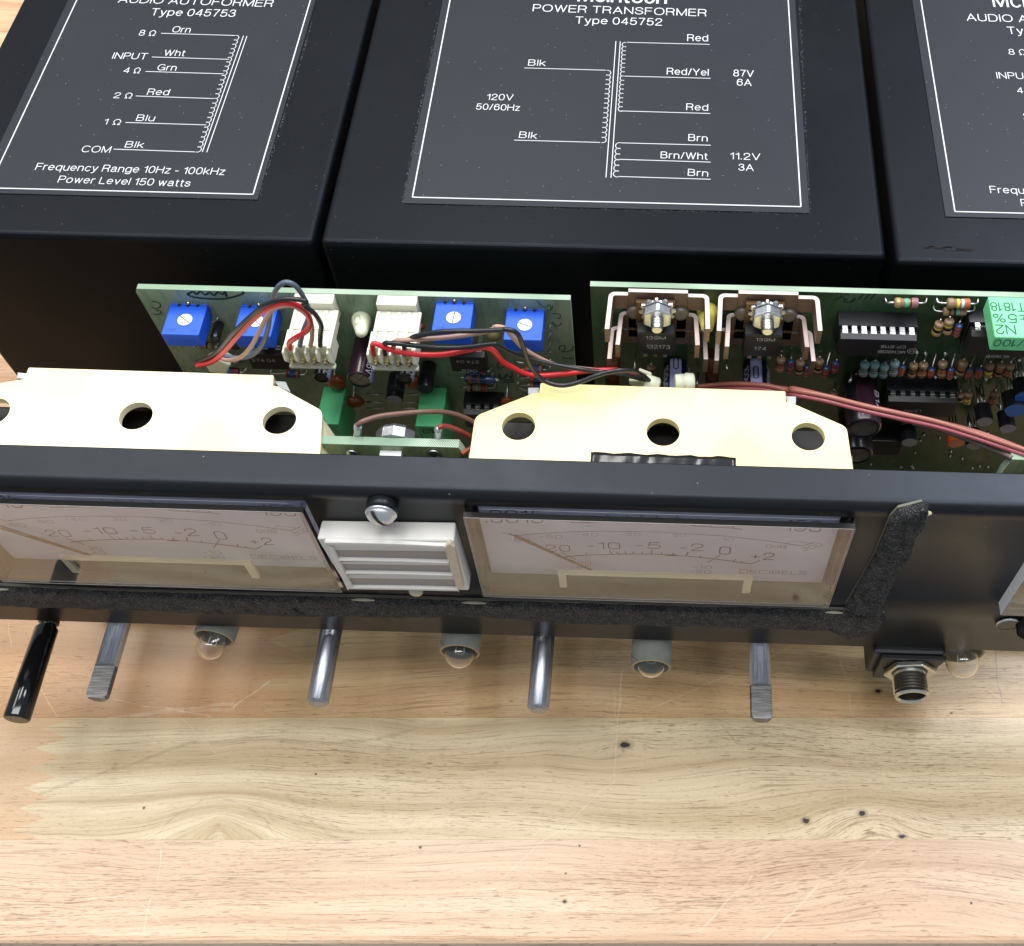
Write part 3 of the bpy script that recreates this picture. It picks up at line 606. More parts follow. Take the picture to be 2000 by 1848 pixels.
b.add(vs, fs, 0, True)
o = emit('panel_sheet', b, blackp, fp, sol=1.4)
o.data.set_sharp_from_angle(angle=math.radians(50))

# ------------------------------------------------------------------ the meters
pinkface = mat('meter_scale_card', srgb(222, 226, 236), .6, var=.04, vs=.05)
YG = YF - 3.2
def meter(x0, x1, label, needle, glow=False):
    t = thing('level_meter', label, 'meter', V3((x0 + x1) / 2, YF + 4, mt_z0), 'level meters in the front panel' )
    z0, z1 = mt_z0, mt_z1
    # clear cover: a shell open to the back
    b = B(); w = 1.5; yb = YF + 6
    b.box(V3(x0, YG, z0), V3(x1, YG + w, z1))
    cv = emit('clear_cover', b, [acrylic, rimf], t)
    for f_ in cv.data.polygons:
        if abs(f_.normal[1]) < .5: f_.material_index = 1
    e = .02; b = B(); b.box(V3(x0, YG + w + e, z1 - w), V3(x1, yb, z1)); emit('cover_top', b, rimt, cv)
    b = B(); b.box(V3(x0 + w, YG + w + e, z0), V3(x1 - w, YF + 1.4, z0 + .6)); emit('cover_floor', b, mat('cover_floor_grey', srgb(118, 108, 94), .5), cv)
    b = B(); b.box(V3(x0, YG + w + e, z0), V3(x0 + w, YF + .6, z1 - w - e)); emit('cover_rim', b, rimg, cv)
    b = B(); b.box(V3(x1 - w, YG + w + e, z0), V3(x1, YF + .6, z1 - w - e))
    emit('cover_rim', b, rimg, cv)
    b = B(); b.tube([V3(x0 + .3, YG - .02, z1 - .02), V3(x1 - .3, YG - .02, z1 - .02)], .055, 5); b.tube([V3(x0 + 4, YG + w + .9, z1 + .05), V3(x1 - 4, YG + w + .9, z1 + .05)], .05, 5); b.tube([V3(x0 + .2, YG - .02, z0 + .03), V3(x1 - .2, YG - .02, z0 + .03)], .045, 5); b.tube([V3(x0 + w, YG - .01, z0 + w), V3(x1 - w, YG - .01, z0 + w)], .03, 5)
    emit('edge_highlight', b, mat('painted_edge_highlight', srgb(190, 186, 182), .2), cv)  # thin pale rods stand in for highlights along the cover's edges
    # case behind
    b = B(); yk = YF + 17
    for a, c in ((V3(x0 + .3, YF + 1.5, z0 - .9), V3(x1 - .3, yk, z0 - .1)), (V3(x0 + .3, yk, z0 - .6), V3(x1 - .3, yk + 1, z1)), (V3(x0 - .6, YF + 1.45, z0 - .6), V3(x0 - .02, yk, z1 + .0)), (V3(x1 + .02, YF + 1.45, z0 - .6), V3(x1 + .6, yk, z1 + .0))): b.box(a, c)
    emit('case', b, mat('meter_case_brown', srgb(112, 105, 96), .6), t)
    yc = YF + 4.2; zc = onY('D4', 900, 842, yc)[2]
    b = B(); b.box(V3(x0 + 1.8, yc, zc), V3(x1 - 1.8, yc + .6, z1 + 5)); cd = emit('scale_card', b, pinkface, t)
    return t, cd, cv, yc, zc
dxm = ml_x1 - mt_x1
FR = V3(0, -1, 0)
def meter_print(t, cd, yc, dx, q):
    yp = yc - .03
    MS = dict(wt=.085, sq=4.2)
    def Q(k, x, y): return onY(k, x, y, yp) + V3(dx, 0, 0)
    b = B()
    def T2(s, a, c, cap): text_into(b, s, Q(*a), Q(*c), FR, cap, lift=.02, **MS)
    T2('20', ('D3', 815, 447), ('D3', 1000, 452), 3.2); T2('-10', ('D3', 1140, 428), ('D3', 1395, 432), 3.2); T2('-5', ('D3', 1520, 425), ('D3', 1710, 430), 3.2)
    T2('-2', ('D4', 145, 548), ('D4', 368, 550), 3.6); T2('0', ('D4', 525, 582), ('D4', 625, 585), 3.9); T2('+2', ('D4', 832, 632), ('D4', 1048, 637), 3.6)
    arc = [('D3', 950, 497), ('D3', 1050, 488), ('D3', 1200, 480), ('D3', 1400, 474), ('D3', 1650, 474), ('D3', 1850, 482), ('D4', 0, 598), ('D4', 200, 602), ('D4', 400, 622), ('D4', 600, 645), ('D4', 830, 680)]
    b.strip([Q(*a) for a in arc], FR, .34)
    for a, c in ((('D3', 935, 463), ('D3', 1048, 517)), (('D3', 1120, 465), ('D3', 1138, 480)), (('D3', 1310, 445), ('D3', 1335, 475)), (('D3', 1365, 455), ('D3', 1385, 474)), (('D3', 1433, 453), ('D3', 1447, 474)), (('D3', 1495, 455), ('D3', 1503, 473)),
                 (('D3', 1565, 455), ('D3', 1571, 473)), (('D3', 1643, 445), ('D3', 1643, 474)), (('D3', 1720, 460), ('D3', 1724, 476)), (('D3', 1818, 462), ('D3', 1810, 481)), (('D3', 1932, 458), ('D3', 1913, 488)), (('D4', 78, 575), ('D4', 70, 598)),
                 (('D4', 225, 565), ('D4', 203, 602)), (('D4', 350, 597), ('D4', 335, 612)), (('D4', 535, 592), ('D4', 410, 670)), (('D4', 690, 633), ('D4', 655, 655)), (('D4', 750, 655), ('D4', 735, 668)), (('D4', 830, 680), ('D4', 925, 645))):
        b.strip([Q(*a), Q(*c)], FR, .26)
    emit('scale_print', b, printd, cd)
    b = B(); 
    T2('DECIBELS', ('D4', 725, 765), ('D4', 1362, 785), 1.9); T2('0dB', ('D4', 978, 520), ('D4', 1172, 526), 1.7); T2('-10', ('D4', 495, 453), ('D4', 668, 456), 1.5); T2('20', ('D4', 78, 414), ('D4', 205, 416), 1.4); T2('-30', ('D3', 1390, 326), ('D3', 1555, 330), 1.4)
    T2('-40', ('D3', 1050, 328), ('D3', 1222, 332), 1.5); T2('-50', ('D3', 765, 345), ('D3', 938, 350), 1.6); T2('-60', ('D3', 515, 372), ('D3', 685, 376), 1.6); T2('30', ('D3', 1065, 555), ('D3', 1165, 558), 1.8); T2('-40', ('D3', 1010, 588), ('D3', 1165, 592), 1.6)
    T2('-10', ('D4', 272, 722), ('D4', 450, 726), 1.8); T2('-20', ('D4', 240, 768), ('D4', 443, 772), 1.8)
    T2('300', ('D4', 1345, 552), ('D4', 1530, 500), 1.7)
    b.strip([Q(*a) for a in (('D3', 460, 303), ('D3', 560, 330))], FR, .2)
    b.strip([Q(*a) for a in (('D3', 570, 330), ('D3', 750, 312), ('D3', 1000, 298), ('D3', 1300, 294), ('D3', 1700, 300), ('D4', 200, 385), ('D4', 600, 410), ('D4', 1000, 455), ('D4', 1330, 505), ('D4', 1450, 468))], FR, .26)
    b.strip([Q(*a) for a in (('D4', 1190, 478), ('D4', 1220, 455), ('D4', 1400, 475))], FR, .15)
    emit('secondary_print', b, printg, cd)
    b = B()
    T2('.0015', ('D3', 345, 222), ('D3', 790, 226), 4.); T2('150', ('D4', 1165, 352), ('D4', 1500, 362), 3.2)
    b.strip([Q(*a) for a in (('D3', 1000, 226), ('D3', 1400, 222), ('D3', 1900, 236), ('D4', 300, 312), ('D4', 650, 330), ('D4', 750, 345))], FR, .25)
    for x_, y_ in ((1100, 222), (1200, 219), (1310, 216), (1460, 214), (1580, 218), (1700, 222), (1860, 228)): b.strip([Q('D3', x_, y_), Q('D3', x_ - 22, y_ - 24)], FR, .2)
    for x_, y_ in ((135, 298), (290, 305), (440, 318), (655, 330)): b.strip([Q('D4', x_, y_), Q('D4', x_ + 14, y_ - 26)], FR, .2)
    emit('upper_print', b, mat('dark_print', (.03, .03, .035), .6), cd)
    # cream yoke and clips in the window's lower half
    yy = YG + 2.2
    def Y_(k, x, y, Y=yy): return onY(k, x, y, Y) + V3(dx, 0, 0)
    b = B(); a = Y_('D3', 905, 618); c = Y_('D4', 852, 822); b.box(V3(a[0], yy, a[2] - 1.5), V3(c[0], yy + 1.0, a[2])); zl = Y_('D3', 905, 738)[2]
    b.box(V3(a[0], yy, zl), V3(a[0] + 1.9, yy + 1.0, a[2] - 1.45)); b.box(V3(c[0] - 2.1, yy, zl), V3(c[0], yy + 1.0, a[2] - 1.45)); emit('cream_yoke', b, cream, t, bev=.15)
    yy2 = yc + 3
    for k, x_, w_ in (('D3', 1395, 2.6), ('D3', 1845, 3.0)):
        p = onY(k, x_, 665, yy2) + V3(dx, 0, 0); b = B(); b.box(V3(p[0], yy2, p[2] - 4.6), V3(p[0] + w_, yy2 + .8, p[2] + 1)); emit('white_clip', b, mat('clip_grey', srgb(150, 146, 136), .5), t, bev=.2)
    p = onY('D3', 1670, 700, yy2 + 1) + V3(dx, 0, 0); b = B(); b.cyl(p, p + V3(0, 1, 0), 2.6, n=20); emit('pivot_boss', b, mat('boss_grey', srgb(130, 126, 116), .5), t)
needle_m = mat('needle_brown', srgb(98, 72, 50), .5)
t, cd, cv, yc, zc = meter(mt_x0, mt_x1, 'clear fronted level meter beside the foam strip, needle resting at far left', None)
meter_print(t, cd, yc, 0, 0)
b = B(); yn = yc - 2.0; a = onY('D3', 568, 330, yn); c = onY('D3', 1290, 655, yn); b.cyl(c, a, .26, .45, n=8); c2 = onY('D3', 1520, 752, yn); b.cyl(c2, c, .12, .26, n=6); b.cyl(a, onY('D3', 520, 310, yn), .16, .1, n=6)
emit('needle', b, needle_m, t)
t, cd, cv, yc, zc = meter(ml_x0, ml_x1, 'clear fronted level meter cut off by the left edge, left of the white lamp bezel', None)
meter_print(t, cd, yc, dxm, 0)
b = B(); a = onY('D1', -60, 285, yn); c = onY('D1', 700, 525, yn); b.cyl(c, a, .25, .62, n=8); emit('needle', b, needle_m, t)
t = thing('level_meter', 'clear meter cover just entering at the right edge beside a black screw', 'meter', V3(mr_x0 + 30, YF, mt_z0), 'level meters in the front panel')
b = B(); b.box(V3(mr_x0, YG - .6, mt_z0 - .4), V3(mr_x1, YG + 2, mt_z1)); emit('clear_cover', b, acrylic, t)
b = B(); b.box(V3(mr_x0 - .1, YG - .5, mt_z0 - .3), V3(mr_x0 - .02, YF - .05, mt_z1)); emit('side_reflection_sheet', b, mat('painted_ceiling_reflection', srgb(240, 246, 255), .15), t)  # bluish white colour imitates the ceiling's reflection on the cover's side
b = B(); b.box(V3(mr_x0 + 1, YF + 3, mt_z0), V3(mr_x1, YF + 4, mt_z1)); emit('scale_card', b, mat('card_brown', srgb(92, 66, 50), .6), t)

# ------------------------------------------------------------------ white lamp bezel between the meters
bz = thing('indicator_panel', 'white plastic bezel with three grey windows and a grimy right post', 'bezel', onY('D2', 950, 1500, YF))
yb0 = YF - .05; yb1 = YF - 5.2
f = [onY('D2', x, y, yb1) for x, y in ((285, 1003), (1527, 1022), (1662, 1472), (560, 1450))]
bk = [onY('D2', 322, 860, yb0 - .0), onY('D2', 1537, 892, yb0 - .0)]
q = [V3(f[0][0] + .3, yb0, f[0][2]), V3(f[1][0] - .2, yb0, f[1][2]), V3(f[2][0], yb0, f[2][2]), V3(f[3][0], yb0, f[3][2])]
b = B(); b.hexa([f[3], f[2], q[2], q[3], f[0], f[1], q[1], q[0]]); emit('body', b, white_p, bz, bev=.5, seg=3)
yb2 = yb1 - .9
def bar(a, c, h, bulge, m, name, d=1.15, n=9):
    A = onY('D2', *a, yb2); C = onY('D2', *c, yb2); b = B(); vs = []
    for i in range(n):
        s = i / (n - 1); p = A * (1 - s) + C * s; bu = bulge * max(0, (s - .45) / .55) ** 1.6 * (1 if s < .97 else .6)
        for yy, zz in ((0, 0), (d + .05, 0), (d + .05, -h), (0, -h)): vs.append((p[0], yb2 + yy - bu * .2, p[2] + zz - bu))
    fs = []
    for i in range(n - 1):
        for j in range(4): fs.append((i * 4 + j, (i + 1) * 4 + j, (i + 1) * 4 + (j + 1) % 4, i * 4 + (j + 1) % 4))
    fs += [(3, 2, 1, 0), tuple((n - 1) * 4 + j for j in range(4))]
    b.add(vs, [x[::-1] for x in fs]); emit(name, b, m, bz, bev=.22, seg=2)
bar((358, 1035), (1500, 1062), 1.5, .6, white_p, 'louvre_bar'); bar((478, 1195), (1478, 1215), .7, .3, white_p, 'louvre_bar')
bar((545, 1312), (1515, 1328), .7, .35, white_p, 'louvre_bar'); bar((560, 1443), (1560, 1457), 1.2, .3, white_p, 'louvre_bar')
b = B(); A = [onY('D2', x, y, yb2 - .05) for x, y in ((358, 1050), (432, 1100), (612, 1455), (560, 1462))]; b.prism(A, (0, 1.2, 0)); emit('left_post', b, white_p, bz, bev=.2)
b = B(); A = [onY('D2', x, y, yb2 - .3) for x, y in ((1437, 1085), (1480, 1048), (1530, 1085), (1610, 1440), (1585, 1475), (1550, 1450))]; b.prism(A, (0, 1.5, 0)); emit('right_post', b, aged_p, bz, bev=.35, seg=3, label='grimy browned post')
for y0_, y1_, xa, xb in ((1108, 1212, 435, 1468), (1235, 1326, 510, 1500), (1362, 1458, 575, 1545)):
    b = B(); A = [onY('D2', xa, y0_, yb1 - .05), onY('D2', xb - 20, y0_ + 12, yb1 - .05), onY('D2', xb, y1_, yb1 - .05), onY('D2', xa + 50, y1_, yb1 - .05)]
    b.prism(A, (0, .4, 0)); emit('window', b, lens_p, bz)
# slotted screw over the bezel with its spacer, and the small one beneath
def screw(name, label, c, r, h, m, slot=True, ang=.9, spacer=0):
    t = thing(name, label, 'screw', c)
    b = B(); b.lathe(c, FR, [(0, r), (.35, r * 1.02), (.6, r * .98)] + [(.6 + h * math.sin(a), r * .93 * math.cos(a)) for a in [math.pi / 2 * i / 8 for i in range(8)]], 28)
    emit('head', b, m, t)
    u = V3(math.cos(ang), 0, math.sin(ang)); w = V3(-math.sin(ang), 0, math.cos(ang)); top = c + FR * (.6 + h)
    b = B()
    pts = [top + u * s * r * .95 + FR * (-h * (1 - math.sqrt(max(0, 1 - (s * .93) ** 2))) + .03) for s in [-1 + i / 6 for i in range(13)]]
    vs = []
    for p in pts: vs += [p - w * .42, p + w * .42]
    b.add(vs, [(2 * i, 2 * i + 1, 2 * i + 3, 2 * i + 2) for i in range(12)])
    emit('slot', b, mat('slot_shade', (.05, .05, .05), .6, metal=.6), t)
    return t
sc = onY('D2', 868, 770, YF - 2.6)
t = screw('slotted_screw', 'silver slotted pan head screw over the white bezel', sc, 3.65, 2.0, bright, ang=-1.15)
b = B(); b.cyl(sc + V3(0, .05, 0), V3(sc[0], YF, sc[2]), 3.7, n=28); emit('spacer', b, blackp, t)
s2 = onY('D2', 1180, 1487, YF - 1.8); b = B(); b.lathe(s2, FR, [(-1.7, 1.9), (0, 1.9), (.5, 1.6), (.9, .8), (1.0, .05)], 20); o = emit('plastic_screw', b, aged_p, None, origin=s2)
tag(o, 'small white plastic screw end peeping out beneath the lamp bezel', 'screw')
s3 = onY('D5', 1405, 1098, YF - .1); t = thing('panel_screw', 'black flat screw head right of the jack, near the right meter', 'screw', s3)
b = B(); b.lathe(s3, FR, [(0, 3.3), (.5, 3.4), (.8, 3.0)], 26, cap=(True, False)); emit('rim', b, steel, t); b = B(); b.lathe(s3, FR, [(.1, 2.95), (.7, 2.9)], 26); emit('recess', b, blackg, t)

# ------------------------------------------------------------------ foam strips
def foam_strip(name, label, poly_top, poly_bot, th, group='foam strips stuck on the panel'):
    """poly_top / poly_bot: crop points of the two long edges"""
    n = 150; vs = []; fs = []
    def resample(pl):
        Pp = [onY(k, x, y, YF - th) for k, x, y in pl]; d = [0]
        for i in range(1, len(Pp)): d.append(d[-1] + np.linalg.norm(Pp[i] - Pp[i - 1]))
        out = []
        for i in range(n):
            s = d[-1] * i / (n - 1); j = max(k for k in range(len(d)) if d[k] <= s + 1e-9); j = min(j, len(Pp) - 2); u = (s - d[j]) / (d[j + 1] - d[j]); out.append(Pp[j] * (1 - u) + Pp[j + 1] * u)
        return out
    A, C = resample(poly_top), resample(poly_bot)
    rows = 9
    for i in range(n):
        for j in range(rows):
            s = j / (rows - 1); p = A[i] * (1 - s) + C[i] * s; e = min(s, 1 - s); dd = th * (.45 + .55 * min(1, e * 7)) + random.uniform(-.22, .22)
            jit = random.uniform(-.22, .22) if j in (0, rows - 1) else random.uniform(-.1, .1)
            vs.append((p[0] + random.uniform(-.1, .1), YF - dd, p[2] + jit))
    for i in range(n): vs.append((A[i][0], YF - .01, A[i][2])); 
    for i in range(n): vs.append((C[i][0], YF - .01, C[i][2]))
    for i in range(n - 1):
        for j in range(rows - 1): fs.append((i * rows + j, i * rows + j + 1, (i + 1) * rows + j + 1, (i + 1) * rows + j))
        fs.append((n * rows + i, i * rows, (i + 1) * rows, n * rows + i + 1)); fs.append((i * rows + rows - 1, n * rows + n + i, n * rows + n + i + 1, (i + 1) * rows + rows - 1))
    fs.append(tuple([n * rows] + [n * rows + n] + [rows - 1 - j for j in range(rows)])); e0 = (n - 1) * rows
    fs.append(tuple([n * rows + n - 1] + [e0 + j for j in range(rows)] + [n * rows + 2 * n - 1]))
    t = thing(name, label, 'foam strip', (A[0] + C[-1]) / 2, group)
    b = B(); b.add(vs, fs, 0, True); emit('foam', b, foam, t)
    return t, A
t, A = foam_strip('foam_strip', 'long black foam strip running along the panel below the meters',
               [('D1', -100, 722), ('D1', 0, 728), ('D1', 700, 762), ('D1', 2000, 795), ('D2', 600, 1572), ('D2', 1300, 1590), ('D2', 1700, 1608), ('D3', 500, 905), ('D3', 2000, 950), ('D4', 900, 1180), ('D4', 1740, 1205), ('D5', 380, 1060)],
               [('D1', -100, 850), ('D1', 60, 848), ('D1', 700, 868), ('D1', 1300, 890), ('D1', 2000, 912), ('D6', 1500, 92), ('D7', 180, 80), ('D7', 300, 78), ('D7', 330, 66), ('D7', 420, 70), ('D7', 900, 108), ('D7', 1500, 122), ('D7', 1840, 133), ('D4', 1690, 1395), ('D4', 1760, 1480), ('D5', 250, 1235), ('D5', 330, 1200), ('D5', 378, 1080)], 2.2)
b = B()
for i in range(len(A) - 1):
    a_, c_ = A[i] * 1., A[i + 1] * 1.; a_[1] = c_[1] = YF - .8; b.hexa([a_ + V3(0, 0, -.1), c_ + V3(0, 0, -.1), c_ + V3(0, .75, -.1), a_ + V3(0, .75, -.1), a_ + V3(0, 0, .2 + .12 * random.random()), c_ + V3(0, 0, .2 + .12 * random.random()), c_ + V3(0, .75, .25), a_ + V3(0, .75, .25)])
emit('adhesive_liner', b, liner, t)
for k, x, y, w_ in (('D2', 700, 1572, 5.4), ('D2', 1700, 1598, 5.6), ('D4', 1640, 1200, 4.0), ('D1', -20, 732, 5)):
    p = onY(k, x, y, YF - 2); b = B(); b.sphere(p + V3(0, .6, 0), 1.0, 14, sc=(w_ * .5, .45, .42)); b.sphere(p + V3(w_ * .35, .5, .1), .6, 10, sc=(w_ * .5, .5, .6)); b.sphere(p + V3(-w_ * .4, .5, .05), .5, 10, sc=(w_ * .45, .5, .5)); emit('glue_blob', b, glue, t, label='dried glue squeezed out over the strip')
t, A = foam_strip('foam_strip', 'slanting black foam strip rising to the lip right of the meter', [('D5', 60, 1010), ('D5', 160, 840), ('D5', 300, 590), ('D5', 430, 290), ('D5', 500, 215), ('D5', 620, 185), ('D5', 700, 165)],
                  [('D5', 360, 1080), ('D5', 400, 930), ('D5', 480, 770), ('D5', 600, 600), ('D5', 640, 430), ('D5', 720, 350), ('D5', 750, 195)], 3.0)
b = B()
for i in range(len(A) - 1):
    a_, c_ = A[i] * 1., A[i + 1] * 1.; a_[1] = c_[1] = YF - .7; o_ = V3(-.14, 0, .08); b.hexa([a_, a_ + V3(0, .65, 0), c_ + V3(0, .65, 0), c_, a_ + o_, a_ + o_ + V3(0, .65, 0), c_ + o_ + V3(0, .65, 0), c_ + o_])
emit('adhesive_liner', b, liner, t)
p = onY('D5', 705, 185, YF - 2.2); b = B(); b.sphere(p, 1.0, 14, sc=(1.9, .8, .55)); emit('glue_blob', b, glue, t)
t, A = foam_strip('foam_strip', 'scrap of black foam at the right edge below the black screw', [('D5', 1480, 1190), ('D5', 1500, 1135), ('D5', 1560, 1110), ('D5', 1650, 1100)], [('D5', 1490, 1215), ('D5', 1540, 1255), ('D5', 1600, 1262), ('D5', 1650, 1262)], 2.2)

# ------------------------------------------------------------------ control shafts, pilot lamps, jack
ZS = H0 - 309.0
def shaft(x, yend, label, kind):
    t = thing('control_shaft', label, 'shaft', V3(x, 140, ZS), 'control shafts sticking out below the panel')
    r = 3.175; L = 168 - yend; c = V3(x, 168, ZS)
    b = B()
    if kind == 'plain': b.lathe(c, FR, [(0, r), (L - 1.0, r), (L, r - .9)], 32); emit('rod', b, alum, t)
    elif kind == 'black':
        pr = [(0, 2.4), (L - 37, 2.4)]
        for i in range(4): s_ = L - 36 + i * 1.7; pr += [(s_, 2.35), (s_ + .2, 2.9), (s_ + 1.1, 2.9), (s_ + 1.3, 2.35)]
        pr += [(L - 28.8, 2.5), (L - 28.0, 3.25), (L - .6, 3.6), (L - .15, 3.4), (L, 3.0)]
        b.lathe(c, FR, pr, 32); emit('rod', b, blackg, t)
    else:
        # flatted shaft: round part then a half-round end
        fl = 9.8; b.lathe(c, FR, [(0, r), (L - fl, r)], 32); emit('rod', b, alum, t)
        b = B(); ang0 = math.radians(8); hz = 1.1; pts = []
        for i in range(25):
            a = math.radians(180 - 20 + (i / 24) * (180 + 40)); 
            pts.append((r * math.cos(a), r * math.sin(a)))
        sec = lambda sc, y: [V3(x + u * sc * math.cos(kind[1]) - v * sc * math.sin(kind[1]), y, ZS + u * sc * math.sin(kind[1]) + v * sc * math.cos(kind[1])) for u, v in pts]
        n = 25; S0, S1, S2 = sec(1, 168 - L + fl), sec(1, yend + .9), sec(.78, yend)
        b.add(S0 + S1 + S2, [(k * n + i, k * n + (i + 1) % n, (k + 1) * n + (i + 1) % n, (k + 1) * n + i) for k in (0, 1) for i in range(n)] + [tuple(2 * n + i for i in range(n)), tuple(range(n))[::-1]])
        emit('flatted_end', b, flatm, t, bev=.05, seg=1, label='milled flat end')
    return t
shaft(-178.7 + .0, 104.0, 'gloss black plastic shaft with ridged neck at the far left', 'black')
shaft(-157.6, 111.0, 'metal shaft with milled flat end next to the black shaft', ('flat', .0))
shaft(-94.1, 111.4, 'plain round metal shaft between the first and second pilot lamps', 'plain')
shaft(-30.9, 111.7, 'plain round metal shaft between the second and third pilot lamps', 'plain')
shaft(32.7, 111.2, 'metal shaft with milled flat end left of the threaded jack', ('flat', -.12))
def lamp(cx_, label, sleeve, ys, yb, tilt=0., rb=4.4):
    t = thing('pilot_lamp', label, 'lamp', V3(cx_, 140, ZS - .5), 'pilot lamps below the panel')
    c = V3(cx_, 160, ZS - .5); ax = unit(V3(math.sin(tilt), -1, 0)); L = (160 - ys)
    if sleeve:
        b = B(); b.lathe(c, ax, [(0, 5.9), (L, 5.9), (L, 5.1), (6, 5.1)], 36, cap=(True, False)); o = emit('paper_sleeve', b, [paper, paperin], t)
        for pgn in o.data.polygons[36:72]: pgn.material_index = 1
        p0 = []
        for i in range(14):
            s_ = i / 13; a = 2.3 + s_ * 1.6; p0.append(c + ax * (L - .3 - 7 * s_) + V3(math.cos(a), 0, math.sin(a)) * 5.93)
        b = B(); b.strip(p0, V3(0, 0, 1), .3); emit('wound_seam', b, mat('seam_shade', srgb(90, 92, 88), .8), t)
    Lb = 160 - yb; b = B()
    b.lathe(c, ax, [(Lb - 14, rb * .9), (Lb - rb * 1.0, rb)] + [(Lb - rb + rb * math.sin(a), rb * math.cos(a)) for a in [math.pi / 2 * i / 9 for i in range(1, 9)]] + [(Lb, .06)], 32)
    g = emit('glass_bulb', b, bulbg, t)
    b = B(); r2 = rb - .35
    b.lathe(c, ax, [(Lb - 13.6, r2 * .9), (Lb - rb, r2)] + [(Lb - rb + r2 * math.sin(a), r2 * math.cos(a)) for a in [math.pi / 2 * i / 9 for i in range(1, 9)]] + [(Lb - rb + r2, .06)], 32)
    b.f = [f_[::-1] for f_ in b.f]; b2 = B(); b2.v = b.v; b2.f = b.f; b2.m = b.m; b2.sm = b.sm
    # inner wall belongs to the bulb
    emit('bulb_inner_wall', b2, bulbg, g)
    b = B(); b.cyl(c + ax * (Lb - 20), c + ax * (Lb - 9.5), rb * .86, n=24); emit('lamp_base', b, mat('lamp_base_white', srgb(150, 150, 145), .5), t)
    b = B(); pf = c + ax * (Lb - 4.6)
    for s_ in (-1, 1): b.tube([c + ax * (Lb - 9.6) + V3(s_ * .9, 0, 0), pf + V3(s_ * 1.3, 0, 0)], .14, 6)
    b.tube([pf + V3(-1.3, 0, 0), pf + V3(-.5, -.4, .3), pf + V3(.5, -.4, -.2), pf + V3(1.3, 0, 0)], .09, 6); emit('filament', b, steel, t)
    return t
xl = [onY('T', u, v, 128)[0] for u, v in ((432, 1265), (897, 1280), (1272, 1295), (1896, 1290))]
lamp(xl[0], 'pilot lamp with its bulb drooping out of a grey paper sleeve, left of centre', True, 130.8, 124.2, -.10, rb=4.0)
lamp(xl[1], 'pilot lamp with bulb level in a grey sleeve between the two plain round shafts', True, 128.8, 124.2)
lamp(xl[2], 'pilot lamp in the longest grey sleeve left of the flatted shaft', True, 126., 123.2)
lamp(xl[3], 'bare clear glass pilot lamp right of the threaded jack', False, 128, 126.2, rb=4.9)
b = B(); c = V3(xl[3], 140, ZS - .5); b.lathe(c, FR, [(0, 6.6), (6.5, 6.6), (6.5, 5.9), (0, 5.9)], 32, cap=(False, False)); o = emit('lamp_collar', b, mat('collar_beige', srgb(150, 138, 112), .6), bpy.data.objects['pilot_lamp.003'])
# headphone jack
jx = onZ('E3', 665, 520, ZS + 1)[0]
jk = thing('headphone_jack', 'black jack with hex nut and threaded metal barrel at lower right', 'jack', V3(jx, 140, ZS))
jc = V3(jx, 128, ZS - .5)
b = B(); b.box(V3(jx - 11.3, 130.0, ZS - 8.8), V3(jx + 9.6, 150, ZS + 6.5)); emit('body', b, jackb, jk, bev=1.1, seg=2)
b = B(); b.prism([V3(jx - 9.2, 129.95, ZS + 6.0), V3(jx + 9.4, 129.95, ZS + 6.0), V3(jx + 5.4, 129.95, ZS - 8.5), V3(jx - 9.2, 129.95, ZS - 8.5)], (0, -1.6, 0)); emit('face_plate', b, jackb, jk, bev=.3)
b = B(); hexp = [V3(jx + 7.6 * math.cos(a + .2), 128.3, ZS - .5 + 7.6 * math.sin(a + .2)) for a in [math.pi / 3 * i for i in range(6)]]; b.prism(hexp, (0, -2.0, 0)); emit('hex_nut', b, nickel, jk, bev=.5, seg=2)
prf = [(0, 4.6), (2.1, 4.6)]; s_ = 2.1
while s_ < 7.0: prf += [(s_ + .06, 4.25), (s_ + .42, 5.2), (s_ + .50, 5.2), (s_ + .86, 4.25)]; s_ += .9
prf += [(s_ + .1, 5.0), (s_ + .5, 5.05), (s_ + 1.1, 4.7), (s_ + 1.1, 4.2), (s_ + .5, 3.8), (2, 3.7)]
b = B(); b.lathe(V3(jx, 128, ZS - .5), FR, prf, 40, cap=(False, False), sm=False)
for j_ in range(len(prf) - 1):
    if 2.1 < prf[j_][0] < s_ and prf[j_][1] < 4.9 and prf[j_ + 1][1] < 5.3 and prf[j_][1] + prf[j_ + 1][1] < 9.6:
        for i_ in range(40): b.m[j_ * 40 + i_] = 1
emit('threaded_barrel', b, [nickel, mat('painted_groove_shade', (.17, .16, .14), .45, metal=.7)], jk)  # second, darker metal paints shade into the thread valleys
b = B(); b.cyl(V3(jx, 127, ZS - .5), V3(jx, 122.5, ZS - .5), 3.55, n=24); emit('jack_bore', b, dark, jk)
